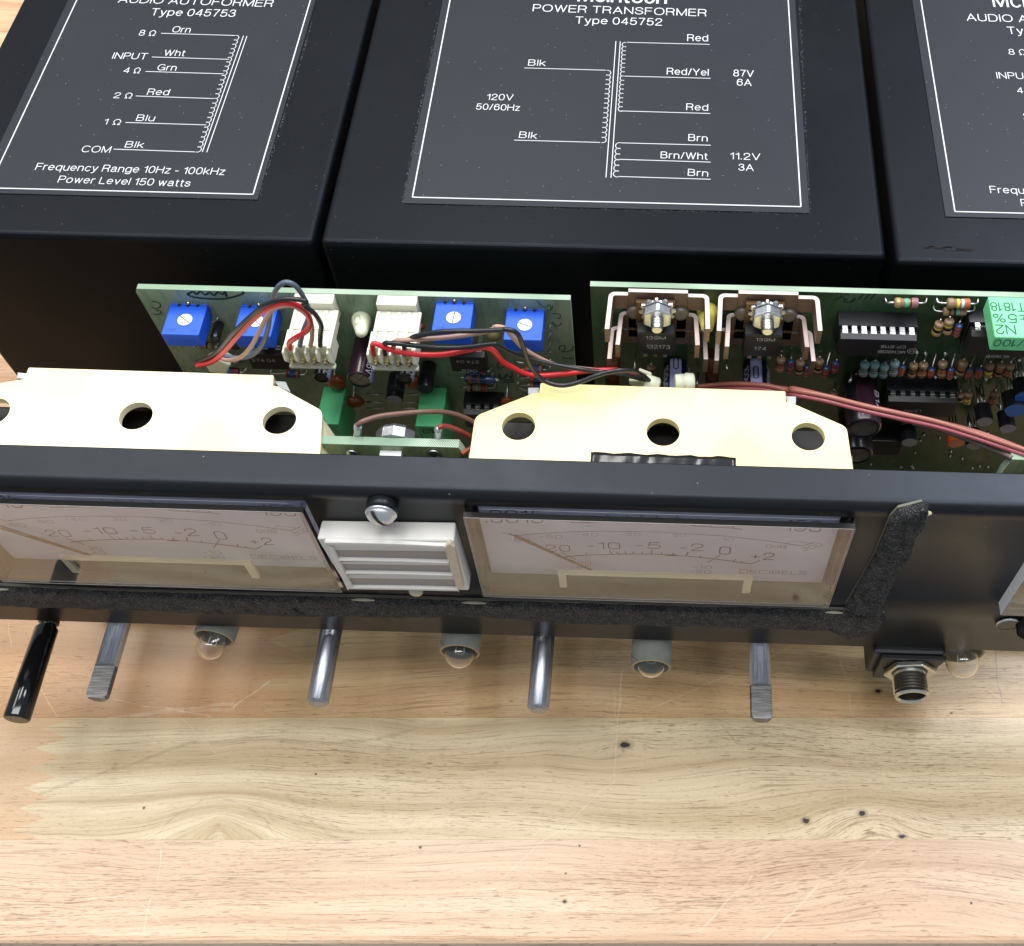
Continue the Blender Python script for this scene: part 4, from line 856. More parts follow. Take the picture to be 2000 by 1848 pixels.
#SPLIT
# ------------------------------------------------------------------ cream lamp covers behind the panel
ZC = ZP - 1.6
def holes_plate(outer, holes, th, z):
    """plate with round holes: each hole cut out of a filled polygon by bridging (triangle fill)"""
    import bmesh
    bm = bmesh.new(); edges = []
    def loop(pts):
        vs = [bm.verts.new((p[0], p[1], z)) for p in pts]
        for i in range(len(vs)): edges.append(bm.edges.new((vs[i], vs[(i + 1) % len(vs)])))
    loop(outer)
    for c, r in holes: loop([(c[0] + r * math.cos(a), c[1] + r * math.sin(a)) for a in [2 * math.pi * i / 40 for i in range(40)]])
    bmesh.ops.triangle_fill(bm, use_beauty=True, use_dissolve=False, edges=edges)
    bm.normal_update()
    if sum(f.normal.z for f in bm.faces) < 0: bmesh.ops.reverse_faces(bm, faces=bm.faces)
    r_ = bmesh.ops.extrude_face_region(bm, geom=list(bm.faces)); 
    top = [g for g in r_['geom'] if isinstance(g, bmesh.types.BMVert)]
    for v in bm.verts:
        if v not in top: v.co.z -= 0
    for v in top: v.co.z += 0
    bottom = set(bm.verts) - set(top)
    for v in bottom: v.co.z = z - th
    bmesh.ops.recalc_face_normals(bm, faces=bm.faces)
    bm.verts.index_update(); b = B()
    b.add([tuple(v.co) for v in bm.verts], [tuple(v.index for v in f.verts) for f in bm.faces]); bm.free(); return b
def arc_round(P, r, n=4):
    out = []; N = len(P)
    for i in range(N):
        a, p, c = [np.array(q[:2], float) for q in (P[i - 1], P[i], P[(i + 1) % N])]; rr = P[i][2] if len(P[i]) > 2 else r
        if rr <= 0: out.append(tuple(p)); continue
        u, v = (a - p) / np.linalg.norm(a - p), (c - p) / np.linalg.norm(c - p); s0, s1 = p + u * rr, p + v * rr
        for j in range(n + 1): t = j / n; q = (1 - t) ** 2 * s0 + 2 * t * (1 - t) * p + t * t * s1; out.append(tuple(q))
    return out
for m_ in (cream, creamy):
    nt_ = m_.node_tree; p_ = nt_.nodes['Principled BSDF']; v_ = coords(nt_); src = p_.inputs['Base Color'].links[0].from_socket
    k_ = noise(nt_, v_, .035, 2.0, .5).step(.45, .72); c_ = mixc(nt_, k_ * .55, src, srgb(240, 216, 140)); sm_ = noise(nt_, v_, .5, 4.0, .7).step(.68, .74); c_ = mixc(nt_, sm_ * .35, c_, srgb(150, 130, 90)); nt_.links.new(c_, p_.inputs['Base Color'])
def lamp_cover(label, pts, hl, m, yf):
    t = thing('lamp_cover', label, 'lamp cover', V3(pts[0][0], yf, ZC - 12), 'cream lamp covers behind the panel')
    outer = arc_round(pts, .35); b = holes_plate(outer, hl, 2.0, ZC); emit('plate', b, m, t, bev=.35, seg=3)
    return t
def Q2(k, x, y, r=.35): p = onZ(k, x, y, ZC); return (p[0], p[1], r)
yfc = YLIP - 3.5
rh = [onZ('C6', 270, 1540, ZC - .6), onZ('E2', 410, 235, ZC - .6), onZ('E2', 1048, 255, ZC - .6)]; hr = 4.02
ptsR = [Q2('C6', 482, 1108), Q2('E2', 948, 50), Q2('E2', 950, 97, .1), Q2('E2', 965, 97, .1), Q2('E2', 1218, 207, 1.4), (Q2('E2', 1250, 390)[0], yfc, .3), (Q2('E5', 806, 1530)[0], yfc, .3), Q2('E5', 890, 950, 1.8), Q2('C6', 400, 1212, .5), Q2('C6', 470, 1200, .2)]
lcR = lamp_cover('yellowed cream lamp cover with three round holes and a piece of black tape', ptsR, [(h, hr) for h in rh], creamy, yfc)
dC = Q2('C6', 482, 1108)[0]
lh = [onZ('E1', 785, 305, ZC - .6), onZ('E1', 1608, 330, ZC - .6)]; sp_ = lh[1] - lh[0]; lh.append(lh[0] - sp_)
e1 = [Q2('E1', 165, 20), Q2('E1', 1571, 64), Q2('E1', 1566, 125, .1), Q2('E1', 1595, 128, .1), Q2('E1', 1850, 268, 1.4), (Q2('E1', 1872, 420)[0], yfc, .3)]
e1 += [(-195, yfc, .3), (-190, Q2('E1', 0, 130)[1] - 6, 1), Q2('E1', 130, 88, .4), Q2('E1', 142, 80, .1)]
lcL = lamp_cover('pale cream lamp cover with round holes at the left, touched by no tape', e1, [(h, hr) for h in lh], cream, yfc)
# right-hand flank of the left cover slopes down to the small board
b = B(); a0 = Q2('E1', 1850, 268); a1 = (Q2('E1', 1872, 420)[0], yfc)
lo0 = onZ('E1', 1870, 300, ZC - 2); fl = [V3(a0[0] - .35, a0[1] - .5, ZC - 2.05), V3(a1[0] - .2, a1[1] + .1, ZC - 2.05), V3(a1[0] + 3.0, a1[1] + .1, ZC - 11), V3(a0[0] + 1.6, a0[1] - .9, ZC - 11)]
b.prism(fl, (-1.6, 0, 0)); emit('side_wall', b, cream, lcL, bev=.25)
b = B(); b.prism([V3(Q2('E5', 890, 950)[0] + .3, Q2('E5', 890, 950)[1] - 1, ZC - 2.05), V3(Q2('E5', 806, 1530)[0] + .3, yfc + .1, ZC - 2.05), V3(Q2('E5', 806, 1530)[0] + .1, yfc + .1, ZC - 11), V3(Q2('E5', 890, 950)[0] + .1, Q2('E5', 890, 950)[1] - 1, ZC - 11)], (1.5, 0, 0)); emit('side_wall', b, creamy, lcR, bev=.25)
for lc, pp, m in ((lcL, [(Q2('E1', 165, 20), Q2('E1', 1571, 64))], cream), (lcR, [(Q2('C6', 482, 1108), Q2('E2', 948, 50))], creamy)):
    (a, c), = pp; b = B(); b.box(V3(a[0] + .3, a[1] - 2.6, ZC - 12), V3(c[0] - .3, a[1] - 1.2, ZC - 2.05)); emit('back_wall', b, m, lc)
# dark meter cases under the covers
for h, x0, x1 in ((rh, Q2('E5', 890, 950)[0] + 2.5, Q2('E2', 1218, 207)[0] - 2), (lh, -192, Q2('E1', 1850, 268)[0] - 2.5)):
    b = B(); b.box(V3(x0, YF + 21, ZC - 26), V3(x1, Q2('E2', 948, 50)[1] - 4.5, ZC - 9)); o = emit('meter_case', b, mat('case_black', (.012, .011, .010), .5), None, origin=V3(x0, YF + 22, ZC - 26), bev=1)
    tag(o, 'dark meter movement case seen through the holes of the %s cream cover' % ('right' if h is rh else 'left'), 'meter case', 'meter cases under the cream covers')
# crinkled tape
b = B(); n = 40; a, c = onZ('E2', 92, 320, ZC), onZ('E2', 730, 342, ZC); f0 = onZ('E2', 90, 352, ZC); vs = []; rows = 8
wd = 6.5
for i in range(n):
    s = i / (n - 1)
    for j in range(rows):
        u = j / (rows - 1); x = a[0] + (c[0] - a[0]) * s; y = a[1] + (c[1] - a[1]) * s - wd * u
        h = .12 + .06 * math.sin(s * 41 + u * 3 + math.sin(s * 17) * 2) + .07 * math.sin(u * 5 + s * 23)
        vs.append((x + random.uniform(-.05, .05), y + random.uniform(-.05, .05) + (.15 * math.sin(s * 30) if j == 0 else 0), ZC + h))
b.add(vs, [(i * rows + j, i * rows + j + 1, (i + 1) * rows + j + 1, (i + 1) * rows + j) for i in range(n - 1) for j in range(rows - 1)], 0, True)
o = emit('tape', b, tapem, None, origin=V3(*vs[0])); tag(o, 'crinkled shiny black tape on the yellowed lamp cover', 'tape'); q = o.modifiers.new('s', 'SOLIDIFY'); q.thickness = .0001; q.offset = 1
# foam end blocks peeping out beside the tabs
for nm, pts_, lb in (('E1', ((100, 46), (155, 52), (138, 84), (97, 80)), 'left of the pale cream cover'), ('E1', ((1572, 95), (1640, 100), (1668, 160), (1600, 130)), 'at the right corner of the pale cream cover'),
                     ('C6', ((360, 1150), (468, 1150), (468, 1205), (362, 1222)), 'at the left corner of the yellowed cover'), ('E2', ((950, 70), (996, 72), (995, 106), (955, 98)), 'at the right corner of the yellowed cover')):
    pl_ = [onZ(nm, x, y, ZC - 1.4) for x, y in pts_]; b = B(); b.prism(pl_, (0, 0, -3.5)); o = emit('spacer_block', b, mat('spacer_grey', srgb(176, 180, 180), .7, var=.15, vs=.8), None, origin=pl_[0], bev=.15)
    tag(o, 'small grey foam spacer ' + lb, 'spacer', 'grey spacers under the cream covers')

# ------------------------------------------------------------------ circuit boards
YP = 184.0
def board(name, label, poly, m, org):
    t = thing(name, label, 'circuit board', org, 'circuit boards standing before the transformer covers')
    b = B(); b.prism(poly, (0, 1.6, 0)); o = emit('board_sheet', b, [m, pcbE], t)
    for f_ in o.data.polygons:
        if abs(f_.normal[1]) < .7: f_.material_index = 1
    return t
tl_ = onY('C4', 240, 195, YP); tr_ = onY('C6', 768, 275, YP); bl_ = onY('C4', 690, 830, YP); zt1 = onY('T', 690, 575, YP)[2]
x1l, x1r = tl_[0], onY('C6', 790, 560, YP)[0]; zl1 = 14
bA = board('circuit_board', 'pale green circuit board with four blue trimmers and two white plugs', [V3(x1l + .3, YP, zt1), V3(x1l - .3, YP, zt1 - 1.2), V3(x1l + 1.8, YP, zl1), V3(x1r, YP, zl1), V3(x1r, YP, zt1)], pcbA, V3(-75, YP, zl1))
zt2 = onY('T', 1153, 559, YP)[2]; x2l = onY('C6', 962, 140, YP)[0]
bB = board('circuit_board', 'darker green circuit board with heat sinks, chips and many resistors', [V3(x2l, YP, zt2), V3(x2l, YP, zl1), V3(128, YP, zl1), V3(128, YP, zt2)], pcbB, V3(50, YP, zl1))
def bd(k, x, y, w=0.): return onY(k, x, y, YP - w)     # point w mm in front of the boards
inkd = mat('marker_ink', srgb(18, 40, 34), .7)
b = B()
def mark(k, pts, w=.35): b.strip(smooth_path([bd(k, x, y, .05) for x, y in pts], 5), FR, w)
mark('C4', [(740, 240), (780, 265), (900, 285), (1080, 290), (1200, 268), (1280, 240), (1285, 215)], .6); mark('C4', [(740, 245), (800, 220), (830, 245), (870, 220), (920, 250), (960, 225), (1000, 255), (1040, 225), (1085, 245), (1110, 220), (1125, 270)], .6)
mark('C4', [(400, 365), (430, 385), (475, 370), (480, 340), (440, 318), (395, 315)], .3); mark('C4', [(410, 435), (450, 440), (490, 425), (470, 400), (440, 405)], .3)
mark('C6', [(440, 305), (520, 370), (570, 345), (580, 400), (540, 405)], .18); mark('C6', [(600, 350), (590, 400)], .18); mark('C6', [(600, 430), (670, 440), (665, 480), (640, 470)], .2); mark('C6', [(600, 520), (620, 550), (670, 545), (685, 520)], .25)
mark('C6', [(670, 790), (665, 755), (710, 740), (720, 775), (690, 800), (740, 800), (790, 780), (795, 745)], .28); mark('C6', [(695, 870), (805, 865)], .28); mark('C6', [(700, 855), (710, 850)], .3)
mark('C6', [(80, 1010), (90, 1060), (140, 1050), (150, 1020), (200, 1060), (205, 1000)], .3); mark('C6', [(120, 1075), (225, 1080)], .3); mark('C6', [(120, 1100), (235, 1098)], .3); mark('C6', [(70, 960), (60, 920), (110, 910), (130, 945), (80, 965)], .3)
emit('marker_writing', b, inkd, bA)
b = B()
mark('C7', [(1650, 250), (1700, 265), (1690, 300), (1620, 330)], .32); mark('C7', [(1790, 275), (1740, 270), (1720, 310), (1760, 320), (1720, 345), (1790, 350), (1840, 310)], .32)
for x in (110, 175, 235): mark('C8', [(x + 40, 258), (x - 20, 325)], .5)
mark('C8', [(0, 345), (45, 340), (60, 300)], .3)
emit('marker_writing', b, inkd, bB)
def lead(parent, pts, r=.27, m=None, name='lead', n=6): b = B(); b.tube(pts, r, n); return emit(name, b, m or tin, parent)

# --- blue trimmers
def trimmer(parent, k, x, y, ang, tone=None):
    s = 9.5; th = 4.7; p = onY(k, x, y, YP - 9.9); X0, Y0, Z1 = p[0], p[1], p[2]; t = tone or blue
    b = B(); b.box(V3(X0, Y0, Z1 - th), V3(X0 + s, Y0 + s, Z1)); 
    body = emit('trimmer', b, t, parent, bev=.25, seg=2)
    b = B()
    for a0, a1 in ((.0, 1.9), (2.75, 4.2), (5.05, 6.6), (7.5, 9.5)): b.box(V3(X0 + a0, Y0 + s + .02, Z1 - 2.5), V3(X0 + a1, Y0 + s + 1.0, Z1 + .02))
    emit('rear_lug', b, t, body, bev=.1)
    b = B()
    for a0 in (2.3, 4.6, 7.0): b.box(V3(X0 + a0 - .33, Y0 + s - .6, Z1 + .01), V3(X0 + a0 + .33, Y0 + s + .2, Z1 + .03))
    emit('notch', b, dark, body)
    b = B(); b.tube([V3(X0 + 4.7, Y0 + s, Z1 + .1), V3(X0 + 4.7, YP, Z1 + .8)], .35, 6); emit('lead', b, gold, body)
    c = V3(X0 + 5.0, Y0 + 4.6, Z1); b = B(); b.lathe(c, UP, [(.02, 1.85), (.28, 1.8)], 28); emit('dial', b, dialm, body)
    u = V3(math.cos(ang), math.sin(ang), 0); w = V3(-math.sin(ang), math.cos(ang), 0); b = B(); q = c + V3(0, 0, .31)
    b.add([q - u * 1.75 - w * .16, q + u * 1.75 - w * .16, q + u * 1.75 + w * .16, q - u * 1.75 + w * .16], [(0, 1, 2, 3)]); b.add([q + V3(0, 0, .02) + u * 1.0 - w * .32, q + V3(0, 0, .02) + u * 1.75, q + V3(0, 0, .02) + u * 1.0 + w * .32], [(0, 1, 2)]); emit('dial_slot', b, mat('slot_grey', srgb(110, 114, 118), .6), body)
    b = B(); bl2 = []
    for s_, dx, w_, yy in (('3386', .8, 2.6, .9), ('CW', 7.2, 1.4, .9)): text_into(b, s_, V3(X0 + dx, Y0 + yy, Z1 + .0), V3(X0 + dx + w_, Y0 + yy, Z1 + .0), UP, .8, lift=.015)
    text_into(b, 'H-1-203', V3(X0 + 1.2, Y0, Z1 - 2.9), V3(X0 + 7.6, Y0, Z1 - 2.9), FR, .95, lift=.015)
    emit('moulded_lettering', b, mat('blue_moulding', srgb(26, 66, 170), .5), body)
    return body
trimmer(bA, 'C4', 485, 630, 2.5); trimmer(bA, 'C4', 1182, 645, 2.4); trimmer(bA, 'C5', 1265, 611, 1.5); trimmer(bA, 'C6', 118, 682, 2.75)
# --- small lead loops along the trimmer columns
for k, x, y in (('C4', 1000, 470), ('C4', 1050, 560)): lead(bA, [bd(k, x - 30, y + 40, 1.2), bd(k, x + 10, y + 35, 1.6), bd(k, x + 38, y + 5, 1.2), bd(k, x + 40, y - 12, 0)], .18, name='lead_loop')
for y in (545, 625, 710, 795, 870): lead(bA, [bd('C6', 520, y + 40, 1.2), bd('C6', 555, y + 38, 1.6), bd('C6', 578, y + 5, 1.2), bd('C6', 576, y - 12, 0)], .18, name='lead_loop')

# --- white four way plug on its header
def plug(k, x, y, parent, nm_label):
    """x, y: front top left corner of the housing"""
    Yf_ = YP - 15.0; p = onY(k, x, y, Yf_); X0, Z1 = p[0], p[2]
    t = thing('wire_plug', nm_label, 'connector', V3(X0 + 5, YP - 8, Z1 - 7), 'white plugs on the pale green board')
    b = B(); b.box(V3(X0 + .9, YP - 3.2, Z1 - 5), V3(X0 + 10.9, YP - .1, Z1 + 2.3)); emit('header_wall', b, connw, t, bev=.2)
    b = B(); b.box(V3(X0 + .8, YP - 9.6, Z1 - 5.2), V3(X0 + 11.1, YP - 3.3, Z1 + .0)); b.box(V3(X0 + .2, Yf_ + .5, Z1 - 6.4), V3(X0 + 11.7, YP - 9.5, Z1 - .3)); emit('housing', b, connw, t, bev=.2)
    for i in range(5):
        b = B(); xx = X0 + .9 + i * 2.54; b.box(V3(xx, Yf_ - .6, Z1 - .28), V3(xx + 1.0, YP - 3.6, Z1 + .35)); emit('rib', b, connw, t, bev=.12, seg=1)
        b = B(); xx = X0 + .1 + i * 2.72; b.prism([V3(xx, Yf_ + .55, Z1 - .4), V3(xx, Yf_ - 1.6, Z1 - .6), V3(xx, Yf_ - 1.9, Z1 - 3.6), V3(xx, Yf_ + .3, Z1 - 7.4), V3(xx, Yf_ + .6, Z1 - 7.4)], (.55, 0, 0)); emit('slot_wall', b, connw, t, bev=.08, seg=1)
    b = B(); b.box(V3(X0 + .1, Yf_ - .8, Z1 - 8.0), V3(X0 + 11.6, Yf_ + .6, Z1 - 7.2)); emit('front_sill', b, connw, t, bev=.1)
    for i in range(4):
        b = B(); xx = X0 + 1.75 + i * 2.72; b.box(V3(xx - .5, Yf_ - 1.2, Z1 - 4.6), V3(xx + .5, Yf_ + .4, Z1 - 3.6)); b.box(V3(xx - .3, Yf_ - 1.9, Z1 - 4.9), V3(xx + .3, Yf_ - 1.2, Z1 - 4.0)); emit('terminal', b, gold, t, bev=.12, seg=1)
    return t
plug('C4', 1660, 745, bA, 'left white plug, wires looping up over its top'); plug('C5', 636, 765, bA, 'right white plug beside the nylon pillar, its wires running off to the right')
# --- nylon pillars
def pillar(k, x, y, yt, m, label, sc=1.):
    c = bd(k, x, y, 0); L = 9.5; tip = bd(k, x, yt, L); ax = unit(tip - c)
    t = thing('nylon_pillar', label, 'standoff', c, 'nylon pillars')
    b = B(); b.lathe(c, ax, [(0, 2.5 * sc), (1.6, 2.55 * sc), (6.5, 1.75 * sc), (8.5, 1.45 * sc), (9.4, .9 * sc), (9.7, .05)], 24); emit('body', b, m, t)
    b = B(); b.lathe(c + V3(-.5, 0, 1.7 * sc), ax, [(2.4, .95), (6.0, .75), (6.2, .1)], 12); emit('locking_tab', b, m, t)
    return t
pillar('C5', 588, 480, 655, nylon, 'pale nylon pillar between the two white plugs'); pillar('C7', 280, 430, 655, nylony, 'yellow nylon pillar between the two heat sinks', 1.05)

# --- electrolytic and film capacitors, chips
def radial(parent, k, x, y, L, r, m_main, m_stripe, txt=None, ends=capend, stripe=0.6, name='electrolytic_capacitor', Y_=None, sang=1.1, ts=1.5, cz=None):
    """x, y: centre of the end that faces the viewer"""
    e = bd(k, x, y, L + .5); c = V3(e[0], YP - .5, e[2] if cz is None else cz); n = 40
    b = B(); b.lathe(c, FR, [(0, r * .93), (.5, r), (1.3, r), (1.6, r * .94), (2.0, r), (L - .5, r), (L - .1, r * .93), (L, r * .82)], n, cap=(False, False))
    o = emit(name, b, [m_main, m_stripe], parent)
    a, bb, w = frame(FR)
    for f_ in o.data.polygons:
        cc = f_.center; dx, dz = cc[0] / MM + ORG[o.name][0] - c[0], cc[2] / MM + ORG[o.name][2] - c[2]; ang = math.atan2(dz, dx)
        d = (ang - sang + math.pi) % (2 * math.pi) - math.pi
        if abs(d) < stripe: f_.material_index = 1
    b = B(); b.lathe(c + FR * (L - .35), FR, [(0, r * .84), (.02, r * .80)], n, cap=(False, True)); en = emit('can_end', b, ends, o)
    b = B(); u = V3(.7, 0, .7)
    for a_ in (math.radians(45), math.radians(135)):
        u = V3(math.cos(a_), 0, math.sin(a_)) * r * .72; q = c + FR * (L - .28); b.strip([q - u, q + u], FR, .16)
    emit('vent_score', b, mat('score_line', srgb(90, 88, 78), .5), o)
    if txt:
        s_, ta, tc_, tl0, tl1 = txt; b = B(); rr = r + .03
        # lettering wrapped on the sleeve: set along the axis at angle ta
        nrm = V3(math.cos(ta), 0, math.sin(ta)); P0 = c + nrm * rr + FR * tl0; P1 = c + nrm * rr + FR * tl1; text_into(b, s_, P0, P1, nrm, ts, lift=.06, bold=.01)
        o2 = emit('sleeve_lettering', b, tc_, o)
    return o
wht = mat('sleeve_print_white', srgb(190, 190, 205), .5)
radial(bA, 'C5', 570, 1082, 13.0, 3.3, capp, capl, ('10µF16V', .95, wht, 3.5, 12.4), stripe=.42, sang=.1, ts=1.7)
radial(bA, 'C5', 200, 1062, 10.0, 2.15, capk, capl, ('50V', 1.0, wht, 5.5, 9.6), ends=mat('rubber_end', srgb(66, 64, 58), .6), stripe=.7, sang=.0, ts=1.2)
radial(bA, 'C5', 1010, 1070, 10.0, 2.3, capk, capl, ('µF50', 1.0, wht, 4.5, 9.6), ends=mat('rubber_end', srgb(66, 66, 62), .6), stripe=.7, sang=.0, ts=1.4)
def plain_cyl(parent, k, x, y, L, r, m, me_, name, off=.5):
    e = bd(k, x, y, L + off); c = V3(e[0], YP - off, e[2]); b = B(); b.lathe(c, FR, [(0, r), (L - .2, r), (L, r * .93)], 28, cap=(True, False)); o = emit(name, b, m, parent)
    b = B(); b.lathe(c + FR * L, FR, [(-.05, r * .93), (0, r * .9)], 28, cap=(False, True)); emit('end_face', b, me_, o); return o
plain_cyl(bA, 'C5', 1205, 1170, 8.0, 2.1, capk, mat('end_face_dark', srgb(44, 48, 50), .6), 'inductor'); plain_cyl(bA, 'C4', 1010, 680, 5.0, 1.3, capk, capk, 'inductor')
def film(parent, p_front_left, w, d, h, m, txt=None, name='film_capacitor', tops=None):
    X0, Y0, Z1 = p_front_left; b = B(); b.box(V3(X0, Y0, Z1 - h), V3(X0 + w, Y0 + d, Z1)); o = emit(name, b, m, parent, bev=.35, seg=3)
    b = B()
    if txt:
        for s_, x0, z0, w_, cp, flip in txt:
            A_, C_ = V3(X0 + x0, Y0, Z1 - z0), V3(X0 + x0 + w_, Y0, Z1 - z0)
            if flip: text_into(b, s_, C_, A_, FR, cp, lift=.03)
            else: text_into(b, s_, A_, C_, FR, cp, lift=.03)
    if tops:
        for s_, x0, y0, w_, cp in tops: text_into(b, s_, V3(X0 + x0 + w_, Y0 + y0, Z1), V3(X0 + x0, Y0 + y0, Z1), UP, cp, lift=.03)
    if txt or tops: emit('printed_lettering', b, greenp, o)
    return o
pf = onY('C5', 165, 1500, YP - 16); film(bA, onY('C5', 140, 1500, YP - 15.5), onY('C5', 362, 1500, YP - 15.5)[0] - onY('C5', 140, 1500, YP - 15.5)[0], 12.5, 13, greenc, None)
pf = onY('C5', 1107, 1522, YP - 14.5); w_ = onY('C5', 1362, 1522, YP - 14.5)[0] - pf[0]; film(bA, pf, w_, 13.0, 16, greenc, [('63%', 1.8, 3.4, 3.2, 2.2, False), ('J', 2.6, 7.4, 1.4, 2.2, False)])
b = B(); x0_ = pf[0] + 1.1; z0_ = pf[2] - .8; yy_ = pf[1] - .04
b.strip([V3(x0_, yy_, z0_), V3(x0_ + 4.6, yy_, z0_), V3(x0_ + 4.6, yy_, z0_ - 7)], FR, .16); b.strip([V3(x0_, yy_, z0_), V3(x0_, yy_, z0_ - 7)], FR, .16); emit('printed_frame', b, greenp, bpy.data.objects['film_capacitor.001'])
def chip(parent, kl, kr, h, txts, nl, proud, socket, pin_m=tin, name='chip', pz=2.4, dark_top=True):
    """kl, kr: crop points at the two top corners of the front face"""
    A_, C_ = onY(*kl, YP - proud), onY(*kr, YP - proud); X0, X1, Z1 = A_[0], C_[0], (A_[2] + C_[2]) / 2; Yb_ = YP - proud + 3.2
    b = B(); e = .55
    b.prism([V3(X0, YP - proud, Z1), V3(X0, YP - proud, Z1 - h), V3(X0, YP - proud + 1.6, Z1 - h - e), V3(X0, Yb_, Z1 - h), V3(X0, Yb_, Z1), V3(X0, YP - proud + 1.6, Z1 + e)], (X1 - X0, 0, 0)); o = emit(name, b, icb, parent, bev=.08, seg=1)
    if socket:
        b = B(); b.box(V3(X0 - .3, YP - socket, Z1 - h - .6), V3(X1 + .5, YP - .05, Z1 + .9)); emit('socket', b, icb, o, bev=.1, seg=1)
    for i in range(nl):
        xx = X0 + (X1 - X0) * (i + .5) / nl; b = B(); w = .72
        b.box(V3(xx - w, YP - proud + 1.3, Z1 + .1), V3(xx + w, YP - proud + 2.2, Z1 + .75)); b.box(V3(xx - w * .92, YP - proud + 2.1, Z1 + .15), V3(xx + w * .92, YP - (socket or .1) - .02, Z1 + .9)); emit('pin', b, pin_m, o, bev=.1, seg=1)
    b = B()
    for s_, x0, x1, z0, cp, flip in txts:
        a_, c_ = V3(X0 + x0, YP - proud, Z1 - z0), V3(X0 + x1, YP - proud, Z1 - z0)
        if flip: text_into(b, s_, c_ , a_, FR, cp, lift=.03)
        else: text_into(b, s_, a_, c_, FR, cp, lift=.03)
    if txts: emit('chip_lettering', b, icprint, o)
    return o, X0, X1, Z1
o, X0, X1, Z1 = chip(bB, ('C7', 1690, 748), ('C8', 715, 755), 6.5, [('MC14028B', 10.0, 16.6, 4.0, 1.0, True), ('CP 8118', 10.4, 16.4, 2.0, .95, True)], 8, 8.2, 4.6, pin_m=mat('bright_pin', (.85, .86, .88), .35, metal=.7))
b = B(); cc = V3(X0 + 18.3, YP - 8.25, Z1 - 3.9)
b.strip([V3(cc[0] + 1.15 * math.cos(a), cc[1], cc[2] + .95 * math.sin(a)) for a in [2 * math.pi * i / 24 for i in range(25)]], FR, .13)
text_into(b, 'M', cc + V3(.6, 0, .45), cc + V3(-.6, 0, .45), FR, .9, lift=.02); emit('emblem', b, icprint, o)
chip(bB, ('C8', 405, 1415), ('C8', 1150, 1415), 6.4, [('L8130', 5.0, 9.4, 3.4, 1.0, True), ('LM339', 4.5, 9.0, 5.4, 1.0, True)], 7, 7.6, 4.4)
chip(bB, ('C8', 1290, 720), ('C8', 2300, 740), 7.6, [('MC14001B', 5.5, 11.0, 6.9, 1.0, True)], 7, 8.2, 4.4)
chip(bA, ('C5', 1440, 850), ('C5', 1785, 860), 6.3, [('274 04', 1.6, 7.4, 1.4, 1.1, True), ('068', 2.6, 6.4, 5.2, 1.1, True)], 3, 7.2, 0)
chip(bA, ('E5', 725, 935), ('E5', 1235, 935), 6.3, [], 4, 7.4, 4.4)
chip(bA, ('C4', 1310, 830), ('C4', 1680, 830), 6.3, [('274 04', 1.0, 7.0, 3.0, 1.1, False)], 3, 7.2, 0, pz=.3)
# big mint film capacitor
pf = onY('C8', 1540, 720, YP - 15.5); film(bB, pf, 24, 12.4, 5.0, greenl, [('.22/100', .4, 1.0, 11.5, 2.2, True)], tops=[('KT1818', .3, 10.4, 10, 2.4), ('±5%', .4, 6.9, 8., 2.4), ('N2', .6, 3.6, 4.4, 2.6)])
o_ = film(bB, onY('C8', 1790, 640, YP - 15.5) + V3(0, -.1, 0), .001, .001, .001, greenl); bpy.data.objects.remove(o_)
b = B(); ca = onY('C8', 1385, 650, YP - 6); b.box(ca + V3(0, 0, -1.5), ca + V3(2.0, 3.6, 0)); emit('slide_tab', b, mat('tab_white', srgb(170, 175, 175), .5), bB, bev=.2)

# --- axial parts lying on or standing against the boards
def axial(parent, a, c, r, m, bands, name='resistor', dog=True, L0=None, L1=None, m_end=None):
    a, c = np.array(a, float), np.array(c, float); L = np.linalg.norm(c - a); b = B()
    if dog: pr = [(0, r * .25), (.05, r * .8), (.35, r), (L * .26, r), (L * .30, r * .86), (L * .70, r * .86), (L * .74, r), (L - .35, r), (L - .05, r * .8), (L, r * .25)]
    else: pr = [(0, r * .3), (.15, r * .92), (.4, r), (L - .4, r), (L - .15, r * .92), (L, r * .3)]
    b.lathe(a, c - a, pr, 16); o = emit(name, b, m, parent)
    for pos, col, w in bands:
        rr = r * (1.015 if (pos < .27 or pos > .73 or not dog) else .885); b = B(); b.lathe(a + (c - a) * pos, c - a, [(-w / 2, rr), (w / 2, rr)], 16, cap=(False, False)); emit('colour_band', b, BAND[col], o)
    for pts in (L0, L1):
        if pts: b = B(); b.tube(pts, .27, 6); emit('lead', b, tin, o)
    return o
def lying(parent, k, x0, x1, y, yr, ya, xa, xb, r, m, bands, w=1.8, dog=True, name='resistor', yl=None):
    """x0..x1 body ends, (xa, ya)/(xb, ya) holes where the leads enter the board"""
    a, c = bd(k, x0, y, w), bd(k, x1, yr, w); h0, h1 = bd(k, xa, ya, 0), bd(k, xb, yl or ya, 0); u = unit(c - a)
    return axial(parent, a, c, r, m, bands, name, dog, [a, a - u * .9, h0 + V3(.3, -1.2, -.15), h0], [c, c + u * .9, h1 + V3(-.3, -1.2, -.15), h1])
lying(bB, 'C8', 470, 725, 355, 360, 305, 375, 815, 1.25, rb_tan, [(.14, 'gold', .7), (.50, 'green', .7), (.70, 'black', .6), (.86, 'mauve', 1.2)])
lying(bB, 'C8', 1030, 1275, 362, 368, 305, 920, 1360, 1.3, rb_tan, [(.46, 'yellow', .65), (.66, 'white', .65), (.86, 'orange', .9)], yl=315)
lying(bB, 'C8', 990, 1235, 448, 448, 390, 885, 1325, 1.15, rb_tan, [(.26, 'brown', .5), (.48, 'black', .5), (.62, 'green', .7)])
lying(bA, 'C5', 1590, 1890, 1055, 1078, 1010, 1515, 1870, 1.15, rb_diode, [(.18, 'orange', .8), (.45, 'orange', .7)], dog=False, name='diode')
